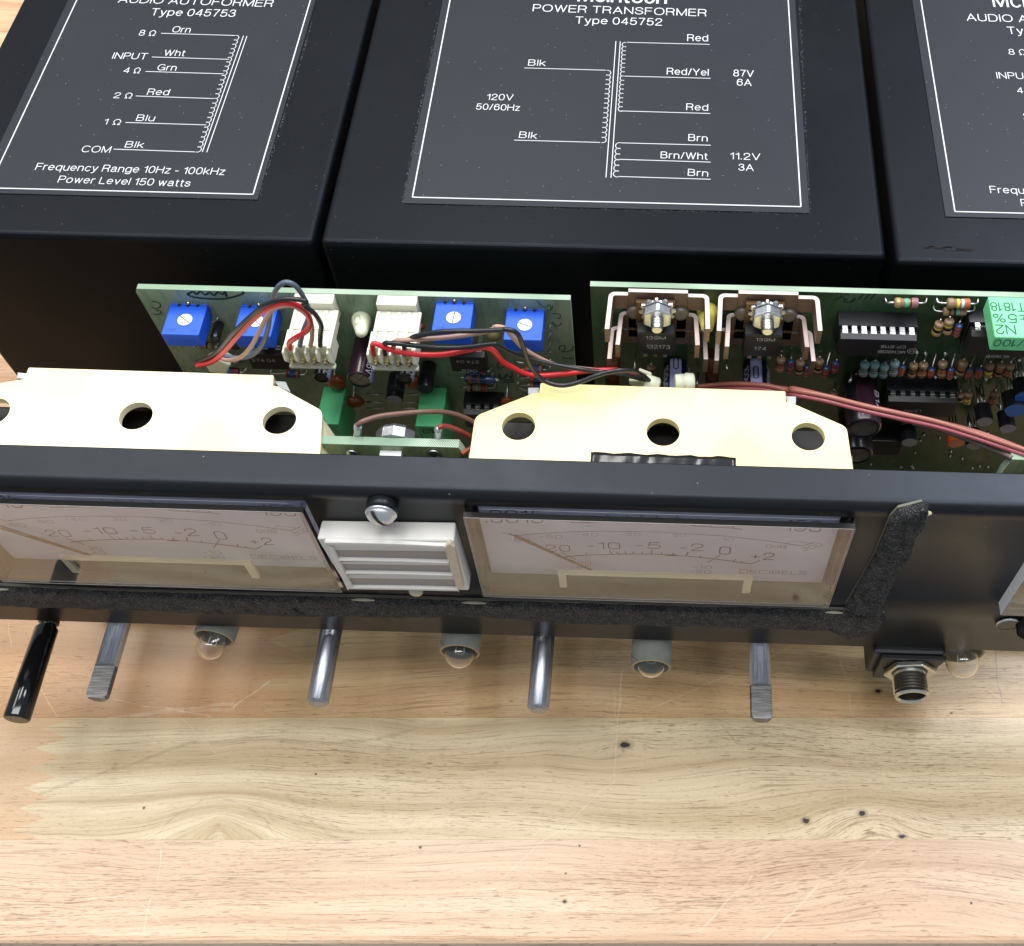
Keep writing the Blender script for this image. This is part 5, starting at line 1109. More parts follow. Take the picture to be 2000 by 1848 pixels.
lying(bA, 'C5', 1630, 1800, 985, 990, 955, 1540, 1850, 1.1, rb_diode, [(.8, 'red', .6)], dog=False, name='diode')
lying(bA, 'C5', 1610, 1815, 1150, 1155, 1110, 1550, 1890, 1.15, rb_tan, [(.25, 'black', .5), (.5, 'green', .4), (.82, 'red', 1.4)])
for y, cb in ((975, 'orange'), (1055, 'orange'), (1128, 'orange')): lying(bA, 'C6', 385 if y > 1000 else 330, 500, y, y + 3, y - 35, 265, 575, 1.1, rb_diode, [(.12, cb, .9), (.9, cb, .6)], dog=False, name='diode')
lying(bA, 'C4', 1130, 1250, 985, 1000, 940, 1080, 1325, 1.1, rb_diode, [(.7, 'red', 1.4)], dog=False, name='diode')
lying(bA, 'C4', 1700, 1830, 1015, 1025, 975, 1560, 1910, 1.1, rb_diode, [(.15, 'red', .6), (.9, 'orange', .5)], dog=False, name='diode')
lying(bA, 'C4', 1000, 1180, 860, 905, 840, 960, 1275, 1.0, rb_diode, [(.7, 'orange', .6)], dog=False, name='diode')
lying(bA, 'C4', 850, 1000, 735, 745, 720, 810, 1040, 1.0, rb_tan, [(.3, 'orange', .6), (.6, 'black', .5)])
lead(bA, [bd('C6', 265, 1130, 0), bd('C6', 290, 1160, 1), bd('C6', 370, 1185, 1.5)], .25); lead(bA, [bd('C6', 225, 880, 0), bd('C6', 250, 900, 1), bd('C6', 320, 915, 1.5)], .25)
for y in (1215, 1290, 1350): 
    lead(bA, [bd('C5', 640, y, 4), bd('C5', 800, y + 4, 4)], .3); lead(bA, [bd('C5', 985, y + 4, 4), bd('C5', 1150, y + 2, 4)], .3)
stand_n = 0
def standing(parent, k, tx_, ty, bx, by, lx, ly, kind, w=3.2):
    global stand_n; stand_n += 1
    r = {'d': 1.0, 'b': 1.25}.get(kind[0], 1.22); a, c = bd(k, tx_, ty, w), bd(k, bx, by, w + .4); u = unit(c - a); a = a + u * .2
    h = bd(k, lx, ly, 0); pts = [a, a - u * .9 + V3(0, .2, 0), h + V3(0, -.5, .1), h]
    if kind[0] == 'd': return axial(parent, a, c, r * .92, rb_diode, [(.28, kind[1], .8), (.62, 'orange', .7), (.9, kind[2], .5)], 'diode', False, pts, [c, c + u * .7, c + u * .9 + V3(0, w * .8, -.1)])
    if kind[0] == 'b': return axial(parent, a, c, r, rb_blue, [(.3, 'black', .32), (.47, kind[1], .32), (.62, 'brown', .32), (.78, kind[2], .32), (.92, 'brown', .3)], 'resistor', True, pts)
    return axial(parent, a, c, r, rb_tan, [(.36, kind[1], .55), (.58, kind[2], .8), (.84, kind[3], .5)], 'resistor', True, pts)
for row in [(165, 985, 138, 1120, 190, 905, 'bred'), (270, 985, 243, 1128, 300, 905, 'bgreen'), (375, 1008, 345, 1135, 405, 920, 'bblack'), (482, 975, 455, 1115, 505, 910, 'bred2'), (565, 1018, 535, 1110, 605, 915, 'd1'),
            (682, 1000, 650, 1135, 708, 895, 't1'), (788, 995, 755, 1130, 812, 895, 't2'), (875, 1045, 850, 1125, 910, 895, 'd2'), (990, 980, 968, 1135, 1010, 895, 't3'), (1078, 1045, 1055, 1145, 1110, 895, 'd1'), (1210, 975, 1160, 1122, 1225, 900, 't4'),
            (1275, 1045, 1240, 1140, 1315, 920, 'd2'), (1390, 1045, 1350, 1135, 1430, 925, 'd1'), (1492, 1000, 1460, 1135, 1518, 925, 't5'), (1610, 1000, 1562, 1138, 1630, 925, 't6'), (1705, 1000, 1662, 1135, 1735, 925, 't3'),
            (960, 560, 908, 690, 990, 480, 't7'), (1062, 530, 1025, 675, 1075, 480, 't7'), (1165, 580, 1128, 695, 1200, 480, 'd1'), (1175, 1315, 1165, 1390, 1190, 1200, 't8'), (1265, 1305, 1235, 1415, 1285, 1200, 't9'), (1545, 1300, 1500, 1425, 1575, 1220, 't2')]:
    kd = {'bred': ('b', 'black', 'red'), 'bgreen': ('b', 'black', 'green'), 'bblack': ('b', 'brown', 'black'), 'bred2': ('b', 'red', 'red'), 'd1': ('d', 'orange', 'orange'), 'd2': ('d', 'orange', 'red'), 't1': ('t', 'black', 'brown', 'brown'), 't2': ('t', 'brown', 'orange', 'brown'),
          't3': ('t', 'brown', 'orange', 'brown'), 't4': ('t', 'orange', 'black', 'brown'), 't5': ('t', 'black', 'yellow', 'gold'), 't6': ('t', 'orange', 'black', 'brown'), 't7': ('t', 'yellow', 'black', 'gold'), 't8': ('t', 'brown', 'black', 'gold'), 't9': ('t', 'orange', 'yellow', 'gold')}[row[6]]
    standing(bB, 'C8', *row[:6], kd)
for row in [(1062, 935, 1040, 1075, 1070, 870, ('t', 'brown', 'orange', 'orange')), (1168, 960, 1150, 1080, 1172, 855, ('d', 'red', 'red')), (1268, 970, 1245, 1112, 1275, 870, ('t', 'orange', 'black', 'brown')), (1345, 1020, 1320, 1120, 1352, 970, ('d', 'red', 'orange')),
            (1472, 955, 1448, 1098, 1480, 875, ('t', 'orange', 'black', 'brown')), (1545, 1030, 1525, 1120, 1578, 880, ('d', 'orange', 'red')), (1650, 980, 1625, 1085, 1675, 900, ('d', 'red', 'red'))]:
    standing(bB, 'C7', *row)
standing(bB, 'C6', 1555, 940, 1550, 995, 1560, 865, ('t', 'brown', 'black', 'gold')); standing(bB, 'C7', 1625, 1300, 1610, 1355, 1635, 1200, ('t', 'brown', 'black', 'gold'))
# bare lead wires and solder joints scattered over the lower board
for k, pts_ in (('C8', ((30, 1060), (5, 1190))), ('C8', ((1800, 985), (1845, 1140))), ('C8', ((1700, 1165), (1740, 1310))), ('C8', ((1350, 1260), (1415, 1425))), ('C8', ((1625, 1340), (1670, 1500))), ('C8', ((1560, 1440), (1640, 1510))), ('C8', ((1260, 1530), (1275, 1680))), ('C7', ((1820, 1060), (1785, 1200))),
                ('C7', ((480, 930), (487, 1060))), ('C7', ((185, 1100), (170, 1220))), ('C6', ((1405, 820), (1395, 970))), ('C8', ((1400, 1330), (1440, 1370)))):
    lead(bB, [bd(k, *pts_[0], 1), bd(k, *pts_[1], 6)], .26)
b = B(); rs = random.Random(5)
for i in range(26):
    p = bd('E6', rs.uniform(760, 1950), rs.uniform(380, 720), .1); b.lathe(p, FR, [(0, .5), (.25, .35), (.6, .1)], 8)
for x, y in ((1755, 1090), (710, 880), (800, 890), (1010, 890), (1790, 960), (560, 1500), (1440, 1160), (1115, 1140), (905, 1140)): b.lathe(bd('C8', x, y, .1), FR, [(0, .8), (.4, .5), (.9, .2)], 8)
emit('solder_joints', b, tin, bB)['kind'] = 'stuff'
# larger capacitors low on the right board
radial(bB, 'C8', 150, 1700, 16, 4.6, capp, capk, ('B1A', .9, wht, 6, 12), stripe=.3, sang=2.4, ts=1.4, ends=mat('can_end_grey', srgb(130, 132, 130), .45, metal=.6))
radial(bB, 'E6', 655, 615, 13, 4.4, capk, capk, None, ends=mat('can_end_grey', srgb(130, 132, 130), .45, metal=.6))
for k, x, yt, ym, r_ in (('C6', 1797, 872, 890, 3.3), ('C7', 795, 955, 1095, 3.3)):
    zt_ = onY(k, x, yt, YP - 1)[2]; cx_ = onY(k, x, yt, YP - 1)[0]; L = 19; yy_ = YP - .5 - L
    q_ = onY('T', 1200, 700, yy_)[2]; e_ = M.T @ (V3(cx_, yy_, zt_ - r_) - CAM); u_, v_ = CX + F * e_[0] / -e_[2], CY - F * e_[1] / -e_[2]
    c0 = radial(bB, 'T', u_, v_, L, r_, capb, capl, ('100µF50V', 2.62, wht, 2.5, 15), stripe=.46, sang=1.57, ts=1.9)
    p = onZ(k, x, ym + (22 if k == 'C6' else 0), zt_ + .04); b = B(); b.strip([p + V3(.6 * math.cos(a), (1.3 if math.sin(a) > 0 else -1.3) + .6 * math.sin(a), 0) for a in [2 * math.pi * i / 20 for i in range(21)]], UP, .26); emit('minus_mark', b, capb, c0)
    nrm = V3(math.cos(.55), 0, math.sin(.55)); base = V3(cx_, 0, zt_ - r_) + nrm * (r_ + .03); b = B(); text_into(b, 'PW(M)', V3(base[0], YP - 2, base[2]), V3(base[0], YP - 9, base[2]), nrm, 1.7, lift=.06); emit('side_lettering', b, wht, c0)
def to92(parent, k, x, y, L, r=2.3, m=capk, me_=None, rot_=0., name='transistor'):
    e = bd(k, x, y, L); n = 18; sec = []
    for i in range(n): a = math.radians(-150 + 300 * i / (n - 1)) + math.pi / 2 * 0 + rot_; sec.append((r * math.cos(a), r * .95 * math.sin(a)))
    b = B(); A_ = [V3(e[0] + u, YP - L, e[2] + v) for u, v in sec]; b.prism(A_, (0, 5.0, 0)); o = emit(name, b, m, parent, bev=.12, seg=1)
    b = B(); b.add([p + V3(0, -.03, 0) for p in [V3(e[0] + u * .93, YP - L, e[2] + v * .93) for u, v in sec]], [tuple(range(n))]); emit('end_face', b, me_ or to92f, o)
    b = B()
    for d in (-.9, 0, .9): b.tube([V3(e[0] + d, YP - L + 5, e[2]), V3(e[0] + d, YP, e[2] + .2)], .22, 5)
    emit('lead', b, tin, o); return o
to92(bB, 'C8', 1430, 1620, 11, rot_=.6); to92(bB, 'C8', 1672, 1695, 12, rot_=.4); to92(bA, 'C5', 905, 1272, 9.5, rot_=1.2); to92(bA, 'C5', 915, 1180, 7.5, rot_=.8, me_=mat('end_dim', srgb(56, 60, 62), .6)); to92(bB, 'E6', 1075, 505, 9, rot_=1.3)
to92(bB, 'E6', 1600, 530, 9, rot_=.9); to92(bB, 'C8', 1760, 1500, 12, 3.2, me_=blue_c, rot_=.5); to92(bB, 'C8', 1845, 1360, 11, 2.6, me_=blue_c, rot_=.3); to92(bB, 'E6', 1450, 515, 9, 2.3, m=orange_c, me_=orange_c, rot_=2.)
def drop(parent, k, x, y, w, r, m, sc=(1, .7, 1.1)):
    p = bd(k, x, y, w); b = B(); b.sphere(p, r, 16, sc=sc); o = emit('disc_capacitor', b, m, parent); b = B(); b.tube([p + V3(0, 0, r * sc[2] * .8), p + V3(0, w * .5, r * sc[2] + .8), p + V3(0, w, r * sc[2] + 1)], .24, 6); emit('lead', b, tin, o); return o
tob = mat('tobacco_drop', srgb(128, 66, 28), .35, coat=.2)
drop(bA, 'C5', 345, 1100, 4, 2.6, tob); drop(bA, 'C5', 1110, 1100, 4, 2.4, tob); drop(bA, 'C6', 160, 1290, 4, 1.9, tob); drop(bA, 'C5', 520, 1285, 5, 2.4, tob, (1.2, .7, .8)); drop(bA, 'C5', 1160, 555, 2, 1.3, tob, (1, .8, 1)); drop(bA, 'C4', 1200, 740, 2, 1.5, mat('drop_grey', srgb(60, 54, 44), .5))
drop(bA, 'C5', 1872, 650, 2, 2.0, mat('washer_olive', srgb(112, 104, 66), .5), (1, .6, .8))
b = B(); p = onY('E6', 770, 490, YP - 6); q = onY('E6', 990, 610, YP - 6); b.box(V3(p[0], YP - 6, q[2]), V3(q[0], YP - .1, p[2])); o = emit('relay_block', b, icb, bB, bev=.2)
# copper coloured lug posts standing under the heat sinks
for k, x, y0, y1 in (('C6', 1180, 870, 1130), ('C7', 330, 900, 1240)):
    a, c = bd(k, x, y0, 2), bd(k, x, y1, 3); b = B(); b.cyl(c, a, 1.9, 1.7, 20); emit('copper_post', b, mat('copper_post_brown', srgb(96, 52, 34), .4, metal=.4), bB)

# ------------------------------------------------------------------ heat sinks with their transistors
def heat_sink():
    k = 'C7'; t = thing('heat_sink', 'right copper coloured finned heat sink, transistor marked 139M and 174', 'heat sink', onY(k, 880, 700, YP - 1), 'heat sinks on the darker board')
    Yk = YP - 2.2; th = 1.15
    pl0, pl1 = onY(k, 610, 222, Yk), onY(k, 1250, 224, Yk); z1 = pl0[2]; xl_, xr_ = pl0[0], pl1[0]
    b = B(); b.box(V3(xl_, Yk - th, z1 - 17), V3(xr_, Yk, z1)); emit('back_plate', b, [hs_m, hs_edge], t, bev=.06, seg=1)
    xL = onY(k, 405, 300, Yk - 2)[0]; xR = onY(k, 1455, 300, Yk - 2)[0]; zA = onY(k, 520, 258, Yk)[2]
    def wing(x_back, k0, k1, zt, hgt, sgn, corner, name='fin', yf_=None):
        # bent sheet: from the plate sideways, round the corner and forward
        yfr = onZ(k, *k1, zt)[1]; xf = onZ(k, *k1, zt)[0]; xb = onZ(k, *k0, zt)[0]; r = 1.6
        out = [V3(x_back, Yk, zt), V3(xb + sgn * -r, Yk, zt)]
        for i in range(1, 5): a = math.pi / 2 * i / 4; out.append(V3(xb - sgn * r + sgn * r * math.sin(a), Yk - r + r * math.cos(a), zt))
        out.append(V3(xf, yfr, zt)); inn = [V3(xf - sgn * th, yfr, zt), V3(xb - sgn * th, Yk - r, zt), V3(xb - sgn * r, Yk - th, zt), V3(x_back, Yk - th, zt)]
        poly = out + inn; b = B(); b.prism(poly, (0, 0, -hgt)); o = emit(name, b, [hs_m, hs_edge], t, bev=.05, seg=1)
        for f_ in o.data.polygons:
            if f_.normal[2] > .8: f_.material_index = 1
    zB = onY(k, 500, 460, Yk)[2]; zCc = onY(k, 380, 560, Yk)[2] - 1.0
    wing(xl_ - .02, (395, 300), (378, 655), zA, 4.9, -1, True); wing(xr_ + .02, (1470, 300), (1503, 655), zA, 4.9, 1, True)
    wing(xl_ + 2.5, (480, 480), (462, 822), zB - .1, 5.0, -1, True, 'fin'); wing(xr_ - 2.5, (1325, 480), (1365, 828), zB - .1, 5.0, 1, True, 'fin')
    wing(xl_ + 2.5, (365, 640), (355, 970), zCc - 1.2, 5.2, -1, True, 'fin'); wing(xr_ - 2.5, (1395, 640), (1432, 978), zCc - 1.2, 5.2, 1, True, 'fin')
    o = bpy.data.objects['back_plate']
    for f_ in o.data.polygons:
        if f_.normal[2] > .8: f_.material_index = 1
    b = B()      # side straps that carry the lower wings
    b.box(V3(xl_ + 2.6, Yk - th + .05, z1 - 22), V3(xr_ - 2.6, Yk - .05, z1 - 17.02)); emit('lower_plate', b, hs_m, t)
    for sx_ in (1, -1):
        b = B(); cx0 = (xl_ + xr_) / 2; b.lathe(V3(cx0 + sx_ * 5.6, Yk - th, z1 - 7), FR, [(0, 2.2), (1.0, 2.0), (1.2, 1.4)], 18); emit('rivet_boss', b, mat('rivet_grey', srgb(112, 104, 98), .45, metal=.4, bmp=.1, bs=1.), t)
    # transistor
    Yt = Yk - th - .25; a, c = onY(k, 690, 372, Yt - 1.2), onY(k, 1105, 372, Yt - 1.2); b = B(); b.box(V3(a[0], Yt - 1.2, a[2] - 9), V3(c[0], Yt, a[2])); tab = emit('transistor_tab', b, [tabm, hs_edge], t, bev=.05, seg=1)
    fa, fc = onY(k, 680, 702, Yt - 4.6), onY(k, 1082, 702, Yt - 4.6); b = B(); zt_ = fa[2]
    xb0, xb1 = fa[0], fc[0]; b.prism([V3(xb0, Yt - 1.25, zt_ + .6), V3(xb0, Yt - 4.3, zt_ + .25), V3(xb0, Yt - 4.6, zt_), V3(xb0, Yt - 4.6, zt_ - 8.2), V3(xb0, Yt - 1.25, zt_ - 8.2)], (xb1 - xb0, 0, 0))
    body = emit('transistor_body', b, icb, t, bev=.2, seg=2)
    for d in (-2.54, 0, 2.54):
        b = B(); xm = (xb0 + xb1) / 2 + d; b.box(V3(xm - .5, Yt - 2.4, zt_ - 12), V3(xm + .5, Yt - 1.9, zt_ - 8.2)); emit('transistor_leg', b, gold if d == 0 else tin, t)
    # nut, star washer, screw
    nc = onY(k, 912, 518, Yt - 3.2); zc_ = nc[2]; xc_ = nc[0]
    b = B(); sec = []
    for i in range(48): a_ = 2 * math.pi * i / 48; sec.append(V3(xc_ + (4.5 if (i % 4) < 2 else 3.7) * math.cos(a_), Yt - 1.25, zc_ + (4.5 if (i % 4) < 2 else 3.7) * math.sin(a_)))
    b.prism(sec, (0, -.6, 0)); emit('star_washer', b, steel, t)
    b = B(); hx = [V3(xc_ + 3.9 * math.cos(a_ + .52), Yt - 1.9, zc_ + 3.9 * math.sin(a_ + .52)) for a_ in [math.pi / 3 * i for i in range(6)]]; b.prism(hx, (0, -2.6, 0)); emit('hex_nut', b, steel, t, bev=.45, seg=2)
    pr = [(0, 1.3)]; s_ = .2
    while s_ < 2.5: pr += [(s_, 1.3), (s_ + .35, 1.62), (s_ + .5, 1.62), (s_ + .8, 1.3)]; s_ += .85
    pr += [(s_ + .2, 1.5), (s_ + .6, 1.1)]; b = B(); b.lathe(V3(xc_, Yt - 4.3, zc_), FR, pr, 20); emit('screw_thread', b, mat('screw_steel', (.5, .49, .46), .32, metal=1.), t)
    return t, (xb0, xb1, Yt - 4.6, zt_)
hsR, tb = heat_sink()
hp = bpy.data.objects['transistor_body']
d1 = onY('C6', 1335, 187, YP - 2.2) - onY('C7', 610, 222, YP - 2.2); d1[1] = 0
hsL = copy_tree(hsR, d1); hsL['label'] = 'left copper coloured finned heat sink, transistor marked 132173'
def hs_text(hs, dx, lines):
    b = B()
    for s_, u0, u1, z_, cp in lines: text_into(b, s_, V3(tb[0] + dx[0] + u0, tb[2], tb[3] + dx[2] - z_), V3(tb[0] + dx[0] + u1, tb[2], tb[3] + dx[2] - z_), FR, cp, lift=.03)
    body = [c for c in hs.children if c.name.startswith('transistor_body')][0]; emit('case_lettering', b, icprint, body)
hs_text(hsR, V3(0, 0, 0), [('139M', 2.8, 7.4, 2.0, 1.1), ('174', 2.7, 5.6, 5.6, 1.2)]); hs_text(hsL, d1, [('139M', 2.2, 7.0, 2.0, 1.1), ('132173', 2.4, 8.2, 5.6, 1.3)])

# ------------------------------------------------------------------ small lamp board with bolt and soldered posts
YS = YLIP + 4.5
lb = thing('lamp_board', 'small pale green board between the two cream covers', 'circuit board', onY('E4', 900, 1500, YS), 'small lamp boards behind the panel')
pa = [onY('E4', 345, 1325, YS), onY('D2', 1560, 180, YS), onY('D2', 1615, 265, YS)]
b = B(); zt_ = pa[0][2]; xa_ = pa[0][0] - 1; b.prism([V3(xa_, YS, zt_), V3(xa_, YS, zt_ - 14), V3(pa[2][0] + .8, YS, zt_ - 14), V3(pa[2][0] + .3, YS, zt_ - 4), V3(pa[1][0] + .1, YS, zt_)], (0, 2.3, 0)); o = emit('board_sheet', b, [pcb_mat('lamp_board_green', srgb(140, 165, 118), srgb(160, 178, 128), .1, .5), pcbE], lb)
for f_ in o.data.polygons:
    if abs(f_.normal[1]) < .7: f_.material_index = 1
nt_ = onY('D2', 940, 240, YS - 1.6); b = B(); b.box(V3(nt_[0] - 2.6, YS - 2.2, zt_ - 8), V3(nt_[0] + 2.7, YS - .02, zt_ - 2.0)); emit('square_nut', b, mat('nut_white', srgb(212, 216, 216), .45, metal=.2), lb, bev=.2)
nb = onY('D2', 990, 105, YS + 3); b = B(); b.lathe(V3(nb[0], YS + 2.4, nb[2] - 2.6), (0, 1, 0), [(0, 5.4), (2.6, 5.5), (3.6, 5.0), (4.3, 3.9)], 12, sm=False); emit('bolt_head', b, steel, lb, bev=.25, seg=2)
for k, x, y in (('E4', 935, 1255), ('E5', 362, 1300)):
    p = onY(k, x, y, YS + 3.2); b = B(); tp_ = onY(k, x + 10, y - 225 if k == 'E4' else y - 175, YS + 3.2); b.tube([p + V3(0, 0, -5), p, p * .5 + tp_ * .5 + V3(.15, 0, 0), tp_], .95, 12); b.sphere(tp_ + V3(0, 0, -.4), 1.0, 12); emit('solder_post', b, bright, lb)
for x in (605, 1345):
    p = onY('D2', x, 235, YS - .1); b = B(); b.lathe(p, FR, [(0, 1.8), (.4, 1.3), (.8, .6), (1.0, .1)], 16); emit('solder_dome', b, tin, lb)
lb2 = thing('lamp_board', 'corner of a small green board at the right edge where the red brown wires end', 'circuit board', onY('E6', 1900, 700, YS), 'small lamp boards behind the panel')
b = B(); q0 = onY('E6', 1905, 640, YS); q1 = onY('E6', 1820, 750, YS); b.prism([V3(q0[0], YS, q0[2]), V3(q1[0], YS, q1[2]), V3(q1[0], YS, q1[2] - 6), V3(q0[0] + 40, YS, q1[2] - 6), V3(q0[0] + 40, YS, q0[2])], (0, 2.3, 0)); o = emit('board_sheet', b, [bpy.data.materials['lamp_board_green'], pcbE], lb2)
for f_ in o.data.polygons:
    if abs(f_.normal[1]) < .7: f_.material_index = 1

# ------------------------------------------------------------------ wires
def wire(label, pts, m, r=.6, group=None, cat='wire', name='wire'):
    P_ = [onY(k, x, y, YP - w) for k, x, y, w in pts]
    b = B(); b.tube(P_, r, 12, seg=8); o = emit(name, b, m, None, origin=P_[0]); tag(o, label, cat, group); return o
g1, g2 = 'wires of the left plug', 'wires of the right plug'
wire('red wire looping from the left plug down to the nylon tie', [('C4', 1738, 770, 17), ('C4', 1738, 712, 18), ('C4', 1800, 665, 19), ('C4', 1900, 600, 19), ('C4', 1935, 500, 19), ('C4', 1870, 390, 20), ('C4', 1720, 330, 21), ('C4', 1550, 365, 21), ('C4', 1380, 490, 20), ('C4', 1230, 650, 19), ('C4', 1090, 810, 17), ('C4', 980, 900, 15), ('C4', 840, 935, 13)], red_w, .68, g1)
wire('black wire arching above the red one over the left plug', [('C5', 188, 745, 17), ('C5', 188, 640, 19), ('C5', 195, 540, 20), ('C5', 130, 430, 21), ('C5', 30, 355, 21), ('C4', 1890, 310, 21), ('C4', 1700, 290, 21), ('C4', 1520, 340, 21), ('C4', 1370, 450, 20), ('C4', 1200, 610, 19), ('C4', 1050, 790, 16.5), ('C4', 950, 860, 14.5), ('C4', 840, 905, 12.5)], blk_w, .58, g1)
wire('slate grey wire making the highest loop above the left plug', [('C4', 1835, 745, 15), ('C4', 1870, 600, 16), ('C4', 1925, 440, 17.5), ('C4', 1890, 310, 18), ('C4', 1800, 170, 18), ('C4', 1700, 128, 18), ('C4', 1620, 180, 18), ('C4', 1570, 290, 17.5), ('C4', 1555, 400, 17), ('C4', 1530, 560, 16.5), ('C4', 1480, 720, 16.5), ('C4', 1380, 830, 16), ('C4', 1250, 865, 15), ('C4', 1080, 840, 13.5)], gry_w, .60, g1)
wire('tan wire curving down from the left plug beneath the red one', [('C4', 1940, 745, 15.5), ('C4', 1955, 640, 16.5), ('C4', 1930, 480, 17), ('C4', 1780, 360, 17.5), ('C4', 1620, 370, 18), ('C4', 1530, 440, 18), ('C4', 1460, 570, 18), ('C4', 1370, 740, 17.5), ('C4', 1270, 850, 16.5), ('C4', 1150, 885, 15), ('C4', 1040, 855, 13.5), ('C4', 960, 870, 12.5)], tan_w, .56, g1)
wire('red wire running right from the right plug to the second nylon tie', [('C5', 712, 830, 17), ('C5', 700, 780, 18.2), ('C5', 700, 730, 19.2), ('C5', 740, 728, 19.6), ('C5', 850, 775, 19.6), ('C5', 1000, 812, 19.6), ('C5', 1200, 832, 19.6), ('C5', 1400, 828, 19.5), ('C5', 1600, 790, 19), ('C5', 1780, 762, 18.5), ('C5', 1870, 795, 18), ('C5', 1960, 900, 17), ('C6', 200, 950, 16), ('C6', 330, 1015, 15.5), ('C6', 480, 1035, 15), ('C6', 700, 1020, 15), ('C6', 950, 990, 15), ('C6', 1250, 985, 14.5), ('C6', 1500, 1060, 14)], red_w, .66, g2)
wire('black wire hugging the red one from the right plug', [('C5', 820, 830, 17), ('C5', 812, 760, 18.4), ('C5', 815, 722, 19.2), ('C5', 900, 720, 19.6), ('C5', 1100, 742, 19.8), ('C5', 1350, 765, 19.8), ('C5', 1600, 760, 19.5), ('C5', 1850, 730, 19), ('C6', 60, 738, 19), ('C6', 200, 815, 18.4), ('C6', 400, 880, 17.5), ('C6', 700, 945, 17), ('C6', 1000, 990, 16.5), ('C6', 1250, 1015, 16), ('C6', 1400, 1050, 15.5), ('C6', 1530, 1080, 15)], blk_w, .60, g2)
wire('black wire passing over the third blue trimmer and dipping onto the yellowed cover', [('C5', 1010, 830, 15.5), ('C5', 1010, 740, 17), ('C5', 1080, 665, 19), ('C5', 1200, 635, 20), ('C5', 1400, 605, 20.5), ('C5', 1700, 600, 20.5), ('C5', 1950, 590, 20.5), ('C6', 150, 585, 20.5), ('C6', 250, 620, 20.5), ('C6', 305, 730, 20.6), ('C6', 350, 870, 20.4), ('C6', 410, 980, 20), ('C6', 520, 1085, 20.5), ('C6', 680, 1130, 21.5), ('C6', 850, 1100, 21), ('C6', 1050, 1025, 20), ('C6', 1230, 985, 19), ('C6', 1380, 990, 17.5), ('C6', 1480, 1040, 16), ('C6', 1540, 1085, 15)], blk_w, .60, g2)
wire('tan wire running beside the black one over the third trimmer', [('C5', 912, 830, 16), ('C5', 900, 740, 17.5), ('C5', 930, 695, 18.8), ('C5', 1100, 685, 19.5), ('C5', 1400, 665, 19.8), ('C5', 1700, 625, 19.6), ('C5', 1880, 580, 19.4), ('C6', 50, 560, 19.4), ('C6', 140, 580, 19.2), ('C6', 230, 680, 18.5), ('C6', 330, 780, 17), ('C6', 480, 870, 15.5), ('C6', 650, 935, 14.5), ('C6', 950, 975, 14), ('C6', 1250, 1000, 14), ('C6', 1450, 1065, 14)], tan_w, .58, g2)
wire('brown wire arching from the left soldered post to the yellowed cover', [('C5', 548, 1520, 36.5), ('C5', 600, 1480, 36), ('C5', 750, 1432, 34), ('C5', 950, 1405, 32), ('C5', 1200, 1385, 30), ('C5', 1400, 1390, 28), ('C5', 1560, 1430, 27), ('C5', 1700, 1500, 27), ('C5', 1850, 1600, 28)], brn_w, .62, 'lamp supply wires')
wire('dull red wire leaving the right soldered post', [('E5', 365, 1120, 36.5), ('E5', 420, 1095, 36), ('E5', 520, 1100, 35), ('E5', 650, 1150, 34), ('E5', 780, 1215, 33), ('E5', 950, 1300, 33)], mat('wire_dull_red', srgb(130, 48, 46), .4), .62, 'lamp supply wires')
wire('short orange brown wire at the lower right of the small lamp board', [('E5', 700, 1480, 38), ('E5', 760, 1445, 37), ('E5', 830, 1405, 36), ('E5', 950, 1380, 35)], mat('wire_rust', srgb(150, 72, 52), .4), .55, 'lamp supply wires')
def bundle(off, label, m, dz=0, wob=0.):
    pts = [('E2', 560, 44, 9), ('E2', 700, 34, 10), ('E2', 850, 36, 12), ('E2', 960, 55, 14), ('E6', 150, 100, 17), ('E6', 400, 152, 20), ('E6', 700, 235, 23), ('E6', 1000, 302, 26), ('E6', 1300, 362, 28), ('E6', 1600, 445, 31), ('E6', 1850, 530, 34), ('E6', 2100, 620, 37)]
    P_ = [onY(k, x, y, YP - w) + V3(0, off[0] + (wob * math.sin(i * 1.1)), off[1] + wob * math.cos(i * 1.1)) for i, (k, x, y, w) in enumerate(pts)]
    b = B(); b.tube(P_, .62, 12, seg=8); o = emit('wire', b, m, None, origin=P_[0]); tag(o, label, 'wire', 'red brown wire bundle'); return o
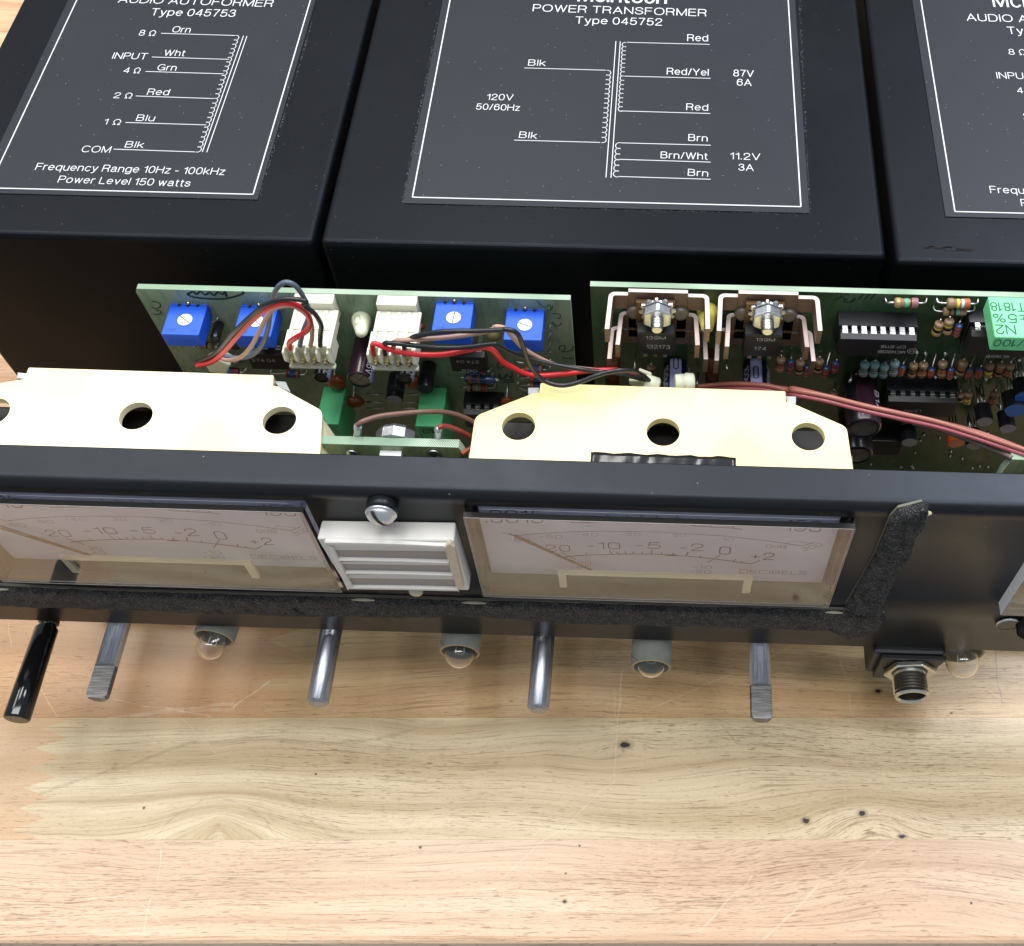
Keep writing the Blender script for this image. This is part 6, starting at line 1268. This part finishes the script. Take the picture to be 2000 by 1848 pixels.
bundle((.5, .55), 'upper wire of the red brown bundle sweeping down to the right', mat('wire_copper_brown', srgb(160, 98, 86), .34, coat=.2), wob=.25); bundle((-.2, -.45), 'front wire of the red brown bundle, pinkest of them', mat('wire_pink_red', srgb(160, 82, 90), .32, coat=.25), wob=.2)
bundle((1.1, -.35), 'rear wire of the red brown bundle', pnk_w, wob=-.25)
wire('grey brown wire splitting off below the red brown bundle to the small board', [('E6', 1100, 345, 25), ('E6', 1300, 395, 27), ('E6', 1450, 448, 29), ('E6', 1650, 520, 32), ('E6', 1800, 580, 34), ('E6', 1900, 625, 37)], mat('wire_grey_brown', srgb(116, 104, 98), .35), .55, 'lamp supply wires')
# nylon ties
def tie(label, k, pts_, w, d=3.2, m=nylon, extra=None):
    A_ = [onY(k, x, y, YP - w) for x, y in pts_]; t = thing('cable_tie', label, 'cable tie', A_[0], 'nylon cable ties')
    b = B(); b.prism(A_, (0, d, 0)); emit('head', b, m, t, bev=.5, seg=3)
    return t
t = tie('nylon tie mount gripping the left wires above the pale cream cover', 'C4', [(905, 930), (1030, 870), (1165, 940), (1120, 1030), (960, 1010)], 11, 3.6)
t = tie('nylon tie where the right wires turn behind the yellowed cover', 'C6', [(1335, 1085), (1480, 1075), (1490, 1145), (1400, 1160), (1345, 1130)], 12, 3)
c = onY('C6', 1575, 1080, YP - 14.5); b = B(); b.lathe(c + V3(-2.4, .0, -.6), unit(V3(.95, -.1, -.35)), [(0, 1.9), (.3, 2.15), (3.6, 2.15), (4.0, 1.8)], 20); emit('loop', b, nylon, t)
b = B(); a = onY('C6', 1440, 985, YP - 13.4); c2 = onY('C6', 1560, 1030, YP - 13.6); b.prism([a, c2, c2 + V3(.3, 0, -3.5), a + V3(-.6, 0, -2.4)], (0, 1.0, 0)); emit('strap', b, nylon, t, bev=.3)
t = thing('cable_tie', 'spare nylon tie head lying against the left lavender striped capacitor', 'cable tie', onY('C6', 1850, 1100, YP - 16), 'nylon cable ties')
c = onY('C6', 1785, 1100, YP - 16.5); b = B(); b.lathe(c, unit(V3(.96, .1, -.05)), [(0, 1.7), (.2, 2.0), (2.2, 2.15), (2.4, 1.7), (2.6, 2.3), (4.6, 2.2), (4.9, 1.8)], 20); emit('head', b, nylon, t)
